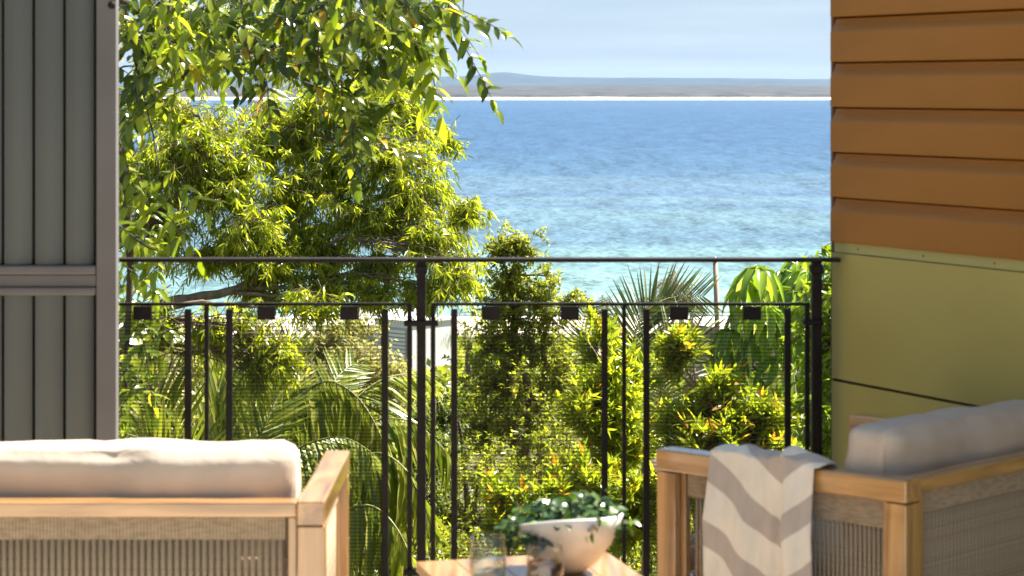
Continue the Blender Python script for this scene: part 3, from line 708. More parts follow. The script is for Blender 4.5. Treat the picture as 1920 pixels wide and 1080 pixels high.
def ex_flat(T, Mx, w_, dp, H, m):
    MB().box((-w_ / 2, 0, 0), (w_ / 2, dp, H), Mx).build('wall', m, T)
    MB().box((-w_ / 2 - .4, -.5, H + .002), (w_ / 2 + .4, dp + .4, H + .3), Mx).build('roof', M['white'], T)
    x = -w_ / 2 + .5
    while x < w_ / 2 - 1.4:
        fr = MB().box((x, -.05, H - 1.9), (x + 1.2, -.003, H - .5), Mx).build('window', M['win'], T)
        MB().box((x + .57, -.09, H - 1.9), (x + .63, -.055, H - .5), Mx).build('mullion', M['roofgrey'], fr); x += 1.9
    MB().box((-w_ / 2, -1.3, H - 3.0), (w_ / 2, -.01, H - 2.85), Mx).build('balcony_slab', M['roofgrey'], T)
house('white rendered box house with a louvred screen seen between the railing panels', 812, 603, 98, 2.6, 2.3, 6, 48, M['white'], ex_white)
house('low flat roofed house with dark windows left of the white box house', 700, 618, 112, 5.2, 7, 6, 4, M['white'], ex_flat)
house('pale beachfront house far down the hill behind the left palms', 330, 655, 175, 16, 8, 7, -6, M['white'], ex_flat)
# garden wall beside the umbrella tree
a, b_ = P(1285, 615, 19.0), P(1600, 600, 17.0)
d_ = (b_ - a); d_.z = 0; Lw = d_.length; ang = math.atan2(d_.y, d_.x)
gw = thing('garden_wall', 'beige rendered garden wall behind the umbrella tree', 'wall', (a.x, a.y, ground(a.x, a.y) - .2))
Mx = Matrix.Translation((a.x, a.y, 0)) @ Matrix.Rotation(ang, 4, 'Z')
MB().box((0, 0, ground(a.x, a.y) - .2), (Lw, .2, a.z - .0), Mx).build('wall_face', M['beige'], gw)
MB().box((-.03, -.03, a.z + .002), (Lw + .03, .23, a.z + .05), Mx, .006).build('coping', M['beige'], gw)
# pole
pt, pb = P(1341, 489, 16), P(1345, 612, 16)
pr = thing('timber_pole', 'slim weathered timber pole with a pointed cap standing against the sea', 'pole', root_at(pt.x + .03, 16))
MB().tube([root_at(pt.x + .04, 16), pb, pt], [.022, .019, .017], 10).build('shaft', M['pole'], pr)
MB().lathe([(.021, 0), (.022, .008), (.012, .02), (.003, .032), (0, .033)], 12, tuple(pt + Vector((0, 0, .0005)))).build('cap', M['roofgrey'], pr)
# beach umbrella
bu = P(388, 577, 272); gz = ground(bu.x, 272)
um = thing('beach_umbrella', 'small blue beach umbrella far off on the sand', 'umbrella', (bu.x, 272, gz))
MB().tube([(bu.x, 272, gz), (bu.x, 272, gz + 2.2)], .03, 6).build('pole', M['white'], um)
MB().lathe([(0, 2.35), (.5, 2.2), (1.0, 1.85), (.98, 1.83), (.45, 2.14), (0, 2.28)], 8, (bu.x, 272, gz)).build('canopy', noise_mat('blue_canvas', (.02, .28, .6), (.03, .33, .68)), um)

# ------------------------------------------------------------------ vegetation
LM = {
 'gum': leaf_mat('narrow_leaf', [(0, (.10, .145, .012)), (.4, (.215, .26, .02)), (.8, (.33, .36, .03)), (1, (.46, .43, .09))], .60, .28, (2.0, 1.95, .8)),
 'small': leaf_mat('small_leaf', [(0, (.10, .13, .014)), (.5, (.21, .24, .028)), (.85, (.33, .34, .05)), (1, (.40, .37, .13))], .58, .4, (1.9, 1.85, .8)),
 'lime': leaf_mat('lime_leaf', [(0, (.13, .19, .014)), (.5, (.27, .33, .028)), (.86, (.42, .44, .04)), (.93, (.50, .34, .03)), (1, (.52, .20, .04))], .58, .35, (1.7, 1.6, .7)),
 'pale': leaf_mat('pale_leaf', [(0, (.18, .18, .06)), (.6, (.34, .33, .13)), (1, (.50, .42, .27))], .5, .6),
 'dry': leaf_mat('dry_leaf', [(0, (.10, .085, .06)), (.6, (.19, .155, .115)), (1, (.30, .25, .19))], .3, .7),
 'hedge': leaf_mat('hedge_leaf', [(0, (.08, .12, .010)), (.5, (.18, .25, .018)), (1, (.32, .38, .03))], .58, .33, (1.7, 1.7, .8)),
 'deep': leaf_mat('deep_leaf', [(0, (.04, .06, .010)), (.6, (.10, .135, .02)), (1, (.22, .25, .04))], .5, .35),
}
NAR = dict(L=.078, W=.0125, m=14, grav=.75, spread=.60, fwd=.45, sag=.3, curl=.5, twl=.24, T=T8, tumble=.9, scat=1.0, dens=.74, thin=.55)
SML = dict(dens=.64, thin=.55, scat=1.0, L=.042, W=.021, m=12, grav=.1, spread=.9, fwd=.5, sag=.08, twl=.16)
LIM = dict(dens=.75, scat=.8, L=.078, W=.020, m=13, grav=-.15, spread=.75, fwd=.8, sag=0, twl=.16, tips=.30, rise=.5, T=T8, curl=.3)

# mid-distance narrow-leaved tree on the left
b0 = root_at(-4.6, 15.5)
tree('wattle_tree', 'broad narrow leaved tree filling the left of the view, crown reaching down to the railing', 'tree',
     [[(b0, .16), (Vector((-4.2, 15.4, -1.2)), .12), (P(40, 640, 15.2), .07), (P(250, 590, 15), .045), (P(330, 562, 15), .036), (P(430, 548, 15), .028), (P(520, 520, 15.1), .02)],
      [(P(40, 640, 15.2), .06), (P(180, 480, 15), .05), (P(330, 380, 15), .035), (P(400, 260, 15), .02)],
      [(P(430, 548, 15), .026), (P(590, 470, 15.3), .024), (P(680, 380, 15.4), .017), (P(730, 280, 15.4), .01)]],
     [(390, 235, 15.2, 62, 62, .35, 150), (330, 300, 15.0, 75, 60, .4, 170), (410, 350, 15.1, 80, 60, .45, 210), (300, 420, 15, 70, 70, .4, 180),
      (470, 410, 14.9, 75, 55, .4, 156), (400, 470, 15.2, 90, 45, .4, 136), (520, 480, 15, 85, 48, .45, 149),
      (560, 250, 15.5, 90, 62, .5, 270), (660, 200, 15.6, 100, 58, .5, 270), (730, 280, 15.3, 100, 70, .5, 224), (620, 330, 15.4, 85, 60, .5, 240),
      (780, 355, 15.2, 88, 62, .45, 210), (690, 410, 15.2, 90, 58, .5, 190), (800, 440, 15.0, 75, 50, .4, 163), (620, 465, 15.3, 70, 45, .4, 108),
      (700, 490, 15.1, 85, 30, .35, 95), (850, 505, 14.8, 50, 50, .3, 150), (790, 535, 14.9, 45, 34, .3, 80), (560, 540, 15.1, 85, 30, .3, 88), (620, 530, 15, 60, 40, .3, 74),
      (590, 560, 14.6, 60, 30, .25, 47), (545, 350, 15.2, 50, 55, .4, 150), (570, 430, 15.2, 50, 45, .4, 130), (250, 330, 15.1, 50, 60, .4, 110), (350, 260, 15, 60, 60, .4, 110), (450, 300, 15.1, 40, 50, .3, 90), (480, 540, 15.2, 60, 26, .3, 54), (700, 545, 15, 50, 26, .3, 70),
      (600, 190, 15.5, 80, 40, .4, 120), (500, 200, 15.6, 50, 36, .3, 60), (740, 170, 15.6, 60, 40, .4, 110), (330, 200, 15.3, 60, 40, .4, 90), (780, 215, 15.6, 40, 40, .3, 70), (840, 250, 15.6, 22, 30, .2, 30), (870, 395, 15.2, 28, 40, .2, 60), (500, 250, 15.5, 40, 40, .3, 60)],
     NAR, LM['gum'], M['bark'])
# a hanging bough nearer the rail
q0 = root_at(-2.9, 11.4)
tree('leaning_tree', 'leaning sapling whose narrow leaves hang in front of the upright palm fronds', 'tree',
     [[(q0, .05), (P(60, 900, 11.4), .04), (P(150, 700, 11.4), .03), (P(260, 590, 11.3), .02), (P(380, 565, 11.3), .012), (P(480, 575, 11.3), .007)]],
     [(470, 615, 11.3, 45, 45, .2, 110), (395, 610, 11.3, 45, 45, .2, 90), (530, 650, 11.2, 40, 60, .2, 110), (300, 590, 11.3, 50, 30, .2, 60), (480, 680, 11.2, 35, 50, .2, 60)],
     dict(NAR, L=.062, W=.011, m=12), LM['gum'], M['bark'])
# upper thin twigs behind the big leaves
tree('wattle_tree', 'thin airy tree with fine twigs high behind the overhanging leaves', 'tree',
     [[(root_at(-3.4, 20), .12), (P(60, 500, 20), .08), (P(250, 200, 20), .05), (P(400, 100, 20), .035), (P(480, 92, 20), .028), (P(600, 60, 20), .015)]],
     [(430, 40, 20, 90, 50, .6, 170), (560, 90, 20, 90, 60, .5, 200), (330, 100, 20, 80, 60, .5, 180), (640, 20, 20, 120, 50, .5, 200), (740, 70, 20, 70, 70, .4, 170), (280, 190, 20, 50, 40, .4, 90), (700, 140, 20, 80, 36, .4, 150)],
     dict(NAR, L=.10, W=.017, m=12), LM['gum'], M['darkbark'], sub=8)

# slender small-leaved tree in the middle
tree('slender_tree', 'slender small leaved tree rising against the sea beside the middle post', 'tree',
     [trunk_to(955, 520, 17, .07, .02, .15, 0, .08), trunk_to(1030, 600, 17.1, .05, .02, -.2, 0, .1), trunk_to(985, 700, 16.9, .05, .03, -.1, .1, -.1)],
     [(935, 470, 17, 32, 34, .2, 90), (975, 455, 17, 38, 34, .2, 110), (958, 515, 17, 55, 36, .25, 170), (945, 575, 17, 60, 45, .3, 200), (1010, 560, 17, 60, 42, .3, 180),
      (1070, 560, 17, 34, 22, .2, 50), (1035, 520, 17, 22, 26, .2, 30), (920, 640, 17, 60, 50, .3, 180), (1000, 640, 17, 75, 48, .3, 220), (940, 720, 16.8, 80, 55, .35, 250), (1050, 710, 17, 55, 60, .3, 150),
      (1000, 790, 16.7, 90, 55, .35, 260), (900, 800, 16.9, 55, 60, .3, 170)],
     SML, LM['small'], M['bark'])
shr = 'shrubs filling the slope below the railing'
def bush(label, clumps, p, lm, bark, px, d, py=None, group=shr, name='shrub', cat='shrub'):
    py = py or clumps[0][1] + 20
    tr = [trunk_to(px, py, d, .035, .012, 0, 0, .05), trunk_to(px + 45, py + 40, d, .028, .010, .1, 0, -.08), trunk_to(px - 45, py + 50, d, .028, .010, -.1, 0, .08)]
    return tree(name, label, cat, tr, clumps, p, lm, bark, group)
bush('dense small leaved shrub low in the centre, just behind the stone bowl', [(930, 900, 15, 95, 60, .4, 300), (1010, 970, 14.6, 100, 55, .4, 300), (880, 980, 14.8, 90, 60, .4, 260), (960, 1050, 14, 140, 50, .5, 380), (840, 1060, 14.4, 90, 50, .4, 220)], SML, LM['small'], M['bark'], 940, 15, 860)
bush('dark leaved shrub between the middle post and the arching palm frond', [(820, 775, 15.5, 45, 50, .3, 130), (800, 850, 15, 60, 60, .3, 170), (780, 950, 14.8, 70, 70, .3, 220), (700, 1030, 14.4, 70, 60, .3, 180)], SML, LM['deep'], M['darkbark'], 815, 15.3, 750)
bush('shaded leafy shrub low behind the right of the mesh', [(1070, 860, 15.2, 80, 70, .4, 280), (1110, 990, 14.8, 90, 70, .4, 300), (1180, 900, 15.2, 70, 70, .4, 220), (1140, 1060, 14, 90, 50, .4, 240), (1240, 1000, 14.5, 90, 80, .4, 260)], dict(SML, L=.05), LM['small'], M['bark'], 1110, 15.2, 820)
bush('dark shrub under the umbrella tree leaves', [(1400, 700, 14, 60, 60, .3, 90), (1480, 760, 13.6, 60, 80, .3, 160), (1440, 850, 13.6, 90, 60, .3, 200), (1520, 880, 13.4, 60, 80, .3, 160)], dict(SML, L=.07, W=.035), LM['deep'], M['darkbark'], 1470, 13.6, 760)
# lime shrubs with orange shoots
bush('tall lime shrub with orange young shoots standing in front of the garden wall', [(1258, 628, 12, 30, 22, .15, 30), (1300, 650, 12, 36, 24, .15, 34), (1262, 680, 12, 36, 18, .15, 26), (1345, 735, 12, 40, 34, .2, 60), (1370, 785, 12, 60, 40, .3, 120), (1420, 780, 12, 65, 45, .3, 160), (1300, 800, 12, 75, 45, .3, 160), (1370, 830, 11.9, 110, 45, .35, 260),  (1450, 840, 12, 55, 40, .25, 110), (1380, 905, 11.8, 130, 50, .35, 260)], LIM, LM['lime'], M['paletwig'], 1315, 12, 745)
bush('lime green shrub with yellow shoots left of the tall orange tipped one', [(1120, 640, 13.5, 34, 45, .22, 60), (1150, 740, 13.2, 60, 60, .3, 150), (1100, 770, 13, 50, 45, .25, 110), (1190, 690, 13.3, 40, 40, .25, 70), (1170, 820, 13, 60, 50, .3, 140), (1195, 960, 12.6, 55, 70, .3, 150), (1150, 900, 12.8, 40, 50, .25, 80)], dict(LIM, tips=.12), LM['lime'], M['paletwig'], 1155, 13.2, 740)
bush('low lime shrub with orange tips showing above the bowl plant', [(945, 915, 12.5, 45, 26, .2, 50), (1040, 925, 12.5, 60, 30, .22, 80), (1100, 900, 12.5, 45, 40, .22, 60), (990, 975, 12.5, 90, 40, .3, 120)], dict(LIM, tips=.2), LM['lime'], M['paletwig'], 1000, 12.5, 960)
bush('bright green hedge tree in the gap between the right post and the wall', [(1575, 540, 10.5, 60, 60, .4, 200), (1570, 650, 10.5, 60, 70, .4, 220), (1580, 780, 10.4, 60, 80, .4, 240), (1575, 900, 10.3, 60, 70, .4, 200)], dict(NAR, L=.06, W=.018, grav=.2), LM['hedge'], M['bark'], 1600, 10.6, 560, name='hedge_tree', cat='tree', group=None)
# pale and dry things farther down
bush('pale dusty bush beyond the palms with pinkish twigs', [(600, 650, 32, 60, 50, .8, 300), (660, 620, 32, 60, 38, .8, 280), (680, 690, 31, 80, 50, .8, 340), (590, 720, 31, 60, 40, .8, 200), (740, 720, 31, 50, 40, .8, 180)], dict(SML, L=.085, W=.05, m=8, twl=.4), LM['pale'], M['paletwig'], 640, 32, 700)
bush('pale bush seen through the left mesh below the beach', [(280, 700, 30, 60, 45, .8, 200), (350, 690, 31, 60, 55, .8, 240), (440, 700, 31, 60, 45, .8, 200), (300, 780, 29, 90, 50, .8, 260)], dict(SML, L=.085, W=.05, m=8, twl=.4), LM['pale'], M['paletwig'], 350, 31, 740)
bush('half bare grey brown shrub with drooping dry leaves against the sea', [(1255, 535, 18, 48, 34, .3, 60), (1235, 575, 18, 60, 34, .3, 60), (1290, 560, 18, 30, 28, .2, 26), (1215, 570, 18, 22, 20, .2, 18)], dict(NAR, L=.07, W=.012, m=8), LM['dry'], M['paletwig'], 1250, 18, 620, group=None)
bush('sparse dry shrub between the slender tree and the right palm', [(1140, 590, 19, 44, 34, .3, 50), (1150, 650, 19, 44, 50, .3, 70), (1130, 700, 19, 60, 40, .3, 80), (1200, 760, 18, 70, 60, .3, 120)], dict(NAR, L=.06, W=.012, m=8), LM['dry'], M['paletwig'], 1145, 19, 660, group=None)

# distant crowns down the slope
def far_tree(label, px, py, d, rx_, ry_, lm, n):
    p = dict(L=.16, W=.09, m=7, grav=.1, spread=.9, fwd=.4, twl=.5)
    tree('tree', label, 'tree', [trunk_to(px, py + 10, d, .16, .06)], [(px, py, d, rx_, ry_, rx_ / F * d, n), (px + rx_ * .6, py + ry_ * .5, d, rx_ * .7, ry_ * .7, rx_ / F * d * .7, n // 2), (px - rx_ * .6, py + ry_ * .6, d, rx_ * .7, ry_ * .7, rx_ / F * d * .7, n // 2)], p, LM[lm], M['bark'], 'trees down the slope towards the beach', sub=7)
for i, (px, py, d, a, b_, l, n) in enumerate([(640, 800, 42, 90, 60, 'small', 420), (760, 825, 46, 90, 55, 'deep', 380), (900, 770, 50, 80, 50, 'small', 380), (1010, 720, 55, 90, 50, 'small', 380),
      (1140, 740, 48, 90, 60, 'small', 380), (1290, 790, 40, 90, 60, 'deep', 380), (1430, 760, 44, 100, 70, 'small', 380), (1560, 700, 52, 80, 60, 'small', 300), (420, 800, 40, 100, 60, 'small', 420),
      (250, 810, 38, 90, 60, 'hedge', 400), (560, 745, 62, 60, 36, 'pale', 240), (925, 665, 75, 40, 24, 'hedge', 160)]):
    side = ['left', 'centre', 'right'][0 if px < 600 else 1 if px < 1100 else 2]
    kind = {'small': 'olive green', 'deep': 'dark green', 'pale': 'pale dusty', 'hedge': 'bright green'}[l]
    where = ['behind the big arching palm frond', 'under the white box house', 'behind the slender tree, left side', 'behind the slender tree, right side', 'behind the dry shrub', 'behind the tall lime shrub', 'behind the umbrella tree',
             'at the right post far below', 'behind the upright left palm fronds', 'beside the grey shutter far below', 'below the low flat roofed house', 'right of the white box house'][i]
    far_tree(f'{kind} tree far down the slope {where}', px, py, d, a, b_, l, n)
# undergrowth over the ground
S_, E_ = [], []
for i in range(9000):
    y = 12 + 60 * random.random() ** 1.3; x = random.uniform(-.26, .26) * y * 1.25; z = ground(x, y); h = random.uniform(.2, .9) * (1 + y / 60) * (1 if y < 45 else .45)
    S_.append((x, y, z)); E_.append((x + random.uniform(-.2, .2), y + random.uniform(-.2, .2), z + h))
arr = make_leaves(np.array(S_), np.array(E_), 9, dict(L=.13, W=.05, m=9, grav=.1, spread=1, fwd=.3, sag=0))
o = link('undergrowth', leaves_mesh('undergrowth', *arr), LM['small'], None, kind='stuff'); o['label'] = 'leafy ground cover over the slope'
S_, E_ = [], []
for i in range(8000):
    y = 72 + 165 * random.random(); x = random.uniform(-.25, .25) * y * 1.2; z = ground(x, y); h = random.uniform(.3, 1.0)
    S_.append((x, y, z)); E_.append((x + random.uniform(-.6, .6), y + random.uniform(-.6, .6), z + h))
arr = make_leaves(np.array(S_), np.array(E_), 8, dict(L=.55, W=.3, m=8, grav=.1, spread=1, fwd=.3, sag=0))
o = link('vegetation', leaves_mesh('vegetation', *arr), LM['small'], None, kind='stuff'); o['label'] = 'low coastal bush running down to the beach'

# ------------------------------------------------------------------ palms
lm_palm = leaf_mat('palm_leaflet', [(0, (.08, .12, .012)), (.5, (.20, .24, .022)), (.85, (.34, .36, .05)), (1, (.46, .42, .14))], .40, .30, objrand=True)
lm_palmd = leaf_mat('dull_palm_leaflet', [(0, (.06, .085, .013)), (.6, (.13, .17, .025)), (1, (.24, .25, .07))], .35, .4, objrand=True)
lm_palm_j = leaf_mat('palm_foliage', [(0, (.08, .12, .012)), (.5, (.20, .24, .022)), (.85, (.34, .36, .05)), (1, (.46, .42, .14))], .40, .30)
lm_palmd_j = leaf_mat('dull_palm_foliage', [(0, (.06, .085, .013)), (.6, (.13, .17, .025)), (1, (.24, .25, .07))], .35, .4)
COUNT = {}
rach = noise_mat('palm_rachis', (.16, .17, .04), (.28, .26, .08), (10,) * 3, rough=.5)
TL = (np.array([[0, -.25, .0], [0, 0, -.1], [0, .25, .0], [.25, -.5, .12], [.25, 0, 0], [.25, .5, .12], [.6, -.42, .12], [.6, 0, 0], [.6, .42, .12], [.85, -.2, .05], [.85, 0, 0], [.85, .2, .05], [1, 0, 0]]),
      [(0, 1, 4, 3), (1, 2, 5, 4), (3, 4, 7, 6), (4, 5, 8, 7), (6, 7, 10, 9), (7, 8, 11, 10), (9, 10, 12), (10, 11, 12)])
def leaflet_protos(m): return [proto_leaf('leaflet', w_, dp, m, TL) for w_, dp in ((.075, .12), (.07, .3), (.075, .5))]
PP = leaflet_protos(lm_palm); PPD = [proto_leaf('leaflet', w_, dp, lm_palmd, TL) for w_, dp in ((.042, .12), (.04, .3), (.045, .5))]
def frond(T, pts, L, n, side_up, hang, protos, wdir=None, r0=.010):
    """pts: rachis control points (base to tip). side_up: leaflets held out sideways; hang: pulled down (+) or up (-)"""
    pts = [Vector(p) for p in pts]; off = parent_off(T)
    def at(t):                                  # Catmull-Rom through the points
        m = len(pts) - 1; f = min(t * m, m - 1e-6); i = int(f); u = f - i
        p0, p1, p2, p3 = pts[max(i - 1, 0)], pts[i], pts[i + 1], pts[min(i + 2, m)]
        return .5 * ((2 * p1) + (p2 - p0) * u + (2 * p0 - 5 * p1 + 4 * p2 - p3) * u * u + (3 * p1 - p0 - 3 * p2 + p3) * u ** 3)
    N = 22; fr = MB().tube([at(i / N) for i in range(N + 1)], [r0 * (1 - .85 * i / N) for i in range(N + 1)], 5).build('frond', rach, T)
    wd = Vector(wdir) if wdir else None
    joined = T['category'] == 'palm' and (COUNT.get(T.name, 0) + 2 * n > 300 or pts[0].y > 60); J = []
    if not joined: COUNT[T.name] = COUNT.get(T.name, 0) + 2 * n
    for i in range(n):
        t = .10 + .90 * (i + .5) / n; p = at(t); tg = (at(min(1, t + .01)) - at(max(0, t - .01))).normalized()
        up = wd or Vector((0, 0, 1)); sd = tg.cross(up)
        sd = sd.normalized() if sd.length > .05 else Vector((1, 0, 0))
        ll = L * (.45 + .55 * math.sin(math.pi * min(1, .15 + .8 * t))) * random.uniform(.9, 1.08)
        for s in (-1, 1):
            d = tg * (.45 + .5 * t) + sd * s * side_up + Vector((0, 0, -hang)) + Vector(rng.normal(0, .06, 3))
            u2 = up + sd * s * -.25 + Vector(rng.normal(0, .15, 3)); k = 0 if hang < .2 else 1 if hang < .6 else 2
            if joined: J.append((p, d, u2, ll, (.1, .35, .5)[k]))
            else: place_leaf(protos[min(2, k + (random.random() < .25))], 'leaflet', p, d, u2, ll, fr, off)
    if joined:
        m_ = len(J); far = protos is PPD
        me = leaves_mesh('foliage', *[np.array([q[i][:] for q in J]) for i in range(3)], np.array([q[3] for q in J]), np.array([q[3] * (.042 if far else .072) for q in J]), np.array([q[4] for q in J]), rng.uniform(0, 1, m_), TL, tuple(off))
        link('foliage', me, lm_palmd_j if far else lm_palm_j, fr, kind='stuff')
    return fr
def palm(label, px, py, d, fr, protos, group='palms below the railing', name='palm', tr=.07):
    c = P(px, py, d); base = root_at(c.x, c.y); T = thing(name, label, 'palm', base, group)
    n = 14; MB().tube([base.lerp(c, i / n) + Vector((.04 * math.sin(i * .5), 0, 0)) for i in range(n + 1)], [tr * (1.15 - .3 * i / n) * (1.06 if i % 2 else 1) for i in range(n + 1)], 10).build('trunk', M['bark'], T)
    for f in fr:
        pts = [c] + [P(*q) for q in f['p']]
        frond(T, pts, f.get('L', .45), f.get('n', 34), f.get('side', .8), f.get('hang', .1), protos, f.get('w'))
    return T
palm('bright palm behind the left mesh with stiff upright fronds', 400, 980, 11.5, [
    dict(p=[(370, 890, 11.4), (330, 810, 11.3), (292, 740, 11.2), (262, 690, 11.2)], L=.30, n=30, hang=.0, w=(0, -1, .3)),
    dict(p=[(405, 880, 11.6), (412, 780, 11.7), (406, 690, 11.9)], L=.38, n=26, side=.30, hang=-.35, w=(0, -1, .2)),
    dict(p=[(450, 880, 11.5), (495, 800, 11.5), (525, 730, 11.6), (548, 650, 11.6)], L=.30, n=30, hang=-.1, side=.6, w=(0, -1, .2)),
    dict(p=[(340, 890, 11.0), (280, 830, 10.8), (205, 805, 10.6)], L=.28, n=28, hang=.1, w=(0, -1, .6)),
    dict(p=[(470, 900, 11.2), (560, 840, 11.0), (640, 820, 10.9), (700, 850, 10.8)], L=.34, n=32, hang=.7, side=.6, w=(0, -.4, 1)),
    dict(p=[(440, 880, 11.8), (470, 810, 12), (480, 750, 12.2), (470, 710, 12.3)], L=.32, n=26, hang=0, side=.7, w=(0, -1, .2)),
], PP)
palm('palm with the big arching frond whose leaflets hang straight down', 560, 1010, 12.2, [
    dict(p=[(545, 860, 12.2), (555, 760, 12.2), (610, 715, 12.1), (670, 745, 12.0), (715, 820, 11.9), (738, 910, 11.8)], L=.52, n=52, side=.30, hang=1.2, w=(0, -.3, 1)),
    dict(p=[(600, 870, 12.4), (650, 770, 12.5), (720, 710, 12.6), (800, 700, 12.8)], L=.42, n=38, side=.5, hang=.5, w=(0, -.5, 1)),
    dict(p=[(620, 900, 12.0), (700, 850, 11.8), (760, 880, 11.7), (800, 960, 11.6)], L=.48, n=40, side=.35, hang=1.0, w=(0, -.3, 1)),
    dict(p=[(580, 850, 12.6), (600, 770, 12.8), (630, 710, 13), (665, 680, 13.2)], L=.30, n=34, hang=0, side=.7, w=(0, -1, .3)),
    dict(p=[(520, 860, 12.4), (505, 780, 12.6), (515, 700, 12.7), (530, 640, 12.8)], L=.28, n=30, hang=.0, side=.7, w=(0, -1, .3)),
    dict(p=[(640, 960, 11.8), (700, 950, 11.6), (750, 1000, 11.5), (780, 1080, 11.4)], L=.42, n=34, side=.4, hang=.9, w=(0, -.3, 1)),
    dict(p=[(600, 900, 12.3), (680, 800, 12.1), (770, 790, 12.0), (840, 850, 11.9)], L=.42, n=36, side=.4, hang=.9, w=(0, -.3, 1)),
], PP)
palm('slim palm frond rising behind the slender tree in the centre', 1060, 860, 18, [
    dict(p=[(1068, 760, 18), (1080, 670, 18), (1095, 600, 18), (1102, 572, 18)], L=.34, n=34, side=.8, hang=.35, w=(0, -1, .1)),
    dict(p=[(1030, 770, 18.3), (990, 730, 18.5), (940, 720, 18.6)], L=.34, n=26, side=.5, hang=.8, w=(0, -.3, 1)),
    dict(p=[(1110, 790, 18.3), (1160, 750, 18.5), (1200, 760, 18.6)], L=.34, n=26, side=.5, hang=.8, w=(0, -.3, 1)),
], PPD)
palm('palm with an arched dull green frond crossing in front of the timber pole', 1215, 860, 14.5, [
    dict(p=[(1200, 770, 14.6), (1185, 680, 14.7), (1200, 600, 14.8), (1250, 560, 14.9), (1320, 556, 15.0)], L=.40, n=66, side=.75, hang=-.05, w=(-.2, -1, .1)),
    dict(p=[(1190, 780, 14.4), (1150, 700, 14.3), (1115, 640, 14.3)], L=.38, n=30, side=.6, hang=-.35, w=(0, -1, .2)),
    dict(p=[(1240, 760, 14.3), (1240, 690, 14.3), (1290, 640, 14.3), (1350, 640, 14.3)], L=.38, n=34, side=.7, hang=.2, w=(0, -1, .3)),
    dict(p=[(1230, 790, 14.2), (1290, 740, 14.0), (1340, 760, 14.0)], L=.34, n=26, side=.6, hang=.6, w=(0, -.4, 1)),
], PPD)
for px, py, d, lab in ((722, 590, 95, 'distant palm crown just left of the middle post above the flat roofed house'), (880, 640, 80, 'distant palm right of the white box house')):
    fr = []
    for k in range(9):
        a = k * 2 * math.pi / 9 + .3; dx, dy = math.cos(a), math.sin(a)
        fr.append(dict(p=[(px + dx * 22, py - 20 - 6 * abs(dy), d + dy * .5), (px + dx * 44, py - 12, d + dy * 1.0), (px + dx * 56, py + 8, d + dy * 1.2)], L=.5, n=12, side=.6, hang=.8, w=(0, 0, 1)))
    palm(lab, px, py, d, fr, PPD, 'distant palms', tr=.12)

# ------------------------------------------------------------------ umbrella tree
lm_umb = leaf_mat('umbrella_leaflet', [(0, (.07, .13, .012)), (.45, (.16, .25, .02)), (.85, (.28, .38, .035)), (1, (.44, .44, .18))], .42, .16, objrand=True, spec=.6)
TU = (TL[0] * np.array([1, 1, 2.6]), TL[1])
UP = [proto_leaf('leaflet', w_, dp, lm_umb, TU) for w_, dp in ((.25, .3), (.22, .5), (.27, .65))]
uc = P(1490, 700, 12.6); ub = root_at(uc.x + .1, 12.6)
ut = thing('umbrella_tree', 'umbrella tree with big glossy drooping leaflets in front of the beige wall', 'tree', ub)
trk = [ub, P(1500, 900, 12.6), P(1488, 760, 12.6), P(1475, 640, 12.6), P(1455, 560, 12.6)]
MB().tube(trk, [.04, .034, .028, .022, .014], 8).build('trunk', M['bark'], ut)
ros = [(1425, 497, 12.3, .30, .9), (1400, 520, 12.5, .28, 1.0), (1468, 505, 12.7, .28, .9), (1490, 540, 12.4, .28, .7), (1440, 572, 12.1, .28, 1.1), (1515, 505, 12.5, .27, .9), (1395, 570, 12.6, .28, 1.2), (1525, 570, 12.3, .28, 1.0),
       (1475, 600, 12.6, .26, 1.1), (1410, 640, 12.9, .28, 1.1), (1370, 615, 12.4, .24, 1.3), (1460, 670, 12.4, .28, 1.1), (1505, 650, 12.8, .28, 1.0), (1390, 700, 13.0, .26, 1.2), (1450, 740, 12.5, .28, 1.1), (1510, 740, 12.6, .28, 1.0),
       (1470, 800, 12.4, .28, 1.1), (1530, 820, 12.4, .28, 1.0), (1430, 800, 12.7, .26, 1.1), (1500, 485, 12.9, .2, .7), (1450, 530, 12.9, .28, .9), (1500, 620, 12.2, .26, 1.1), (1430, 610, 12.5, .26, 1.0), (1380, 660, 12.6, .24, 1.2), (1530, 700, 12.9, .28, 1.0), (1480, 700, 12.9, .26, 1.0), (1500, 880, 12.4, .28, 1.0)]
for px, py, d, L, hg in ros:
    c = P(px, py, d); s = min(trk[2:], key=lambda q: (q - c).length) if py < 700 else trk[1].lerp(trk[2], .5)
    lf = MB().tube(curve_pts(s, c, 5, -.08, .04), [.007, .006, .005, .004, .0035, .003], 5).build('leaf_stalk', rach, ut)
    n = random.choice((9, 10, 11)); a0 = random.uniform(0, 6.28); ax = Vector((random.uniform(-.25, .25), random.uniform(-.5, .1), 1)).normalized()
    e1 = ax.cross(Vector((0, 1, 0))).normalized(); e2 = ax.cross(e1)
    for k in range(n):
        a = a0 + 2 * math.pi * k / n; rd = e1 * math.cos(a) + e2 * math.sin(a)
        d_ = rd + ax * -.35 * hg + Vector((0, 0, -.35 * hg)); place_leaf(random.choice(UP), 'leaflet', c + rd * .015, d_, ax + rd * .2, L * .88 * random.uniform(.75, 1.1), lf, ub)

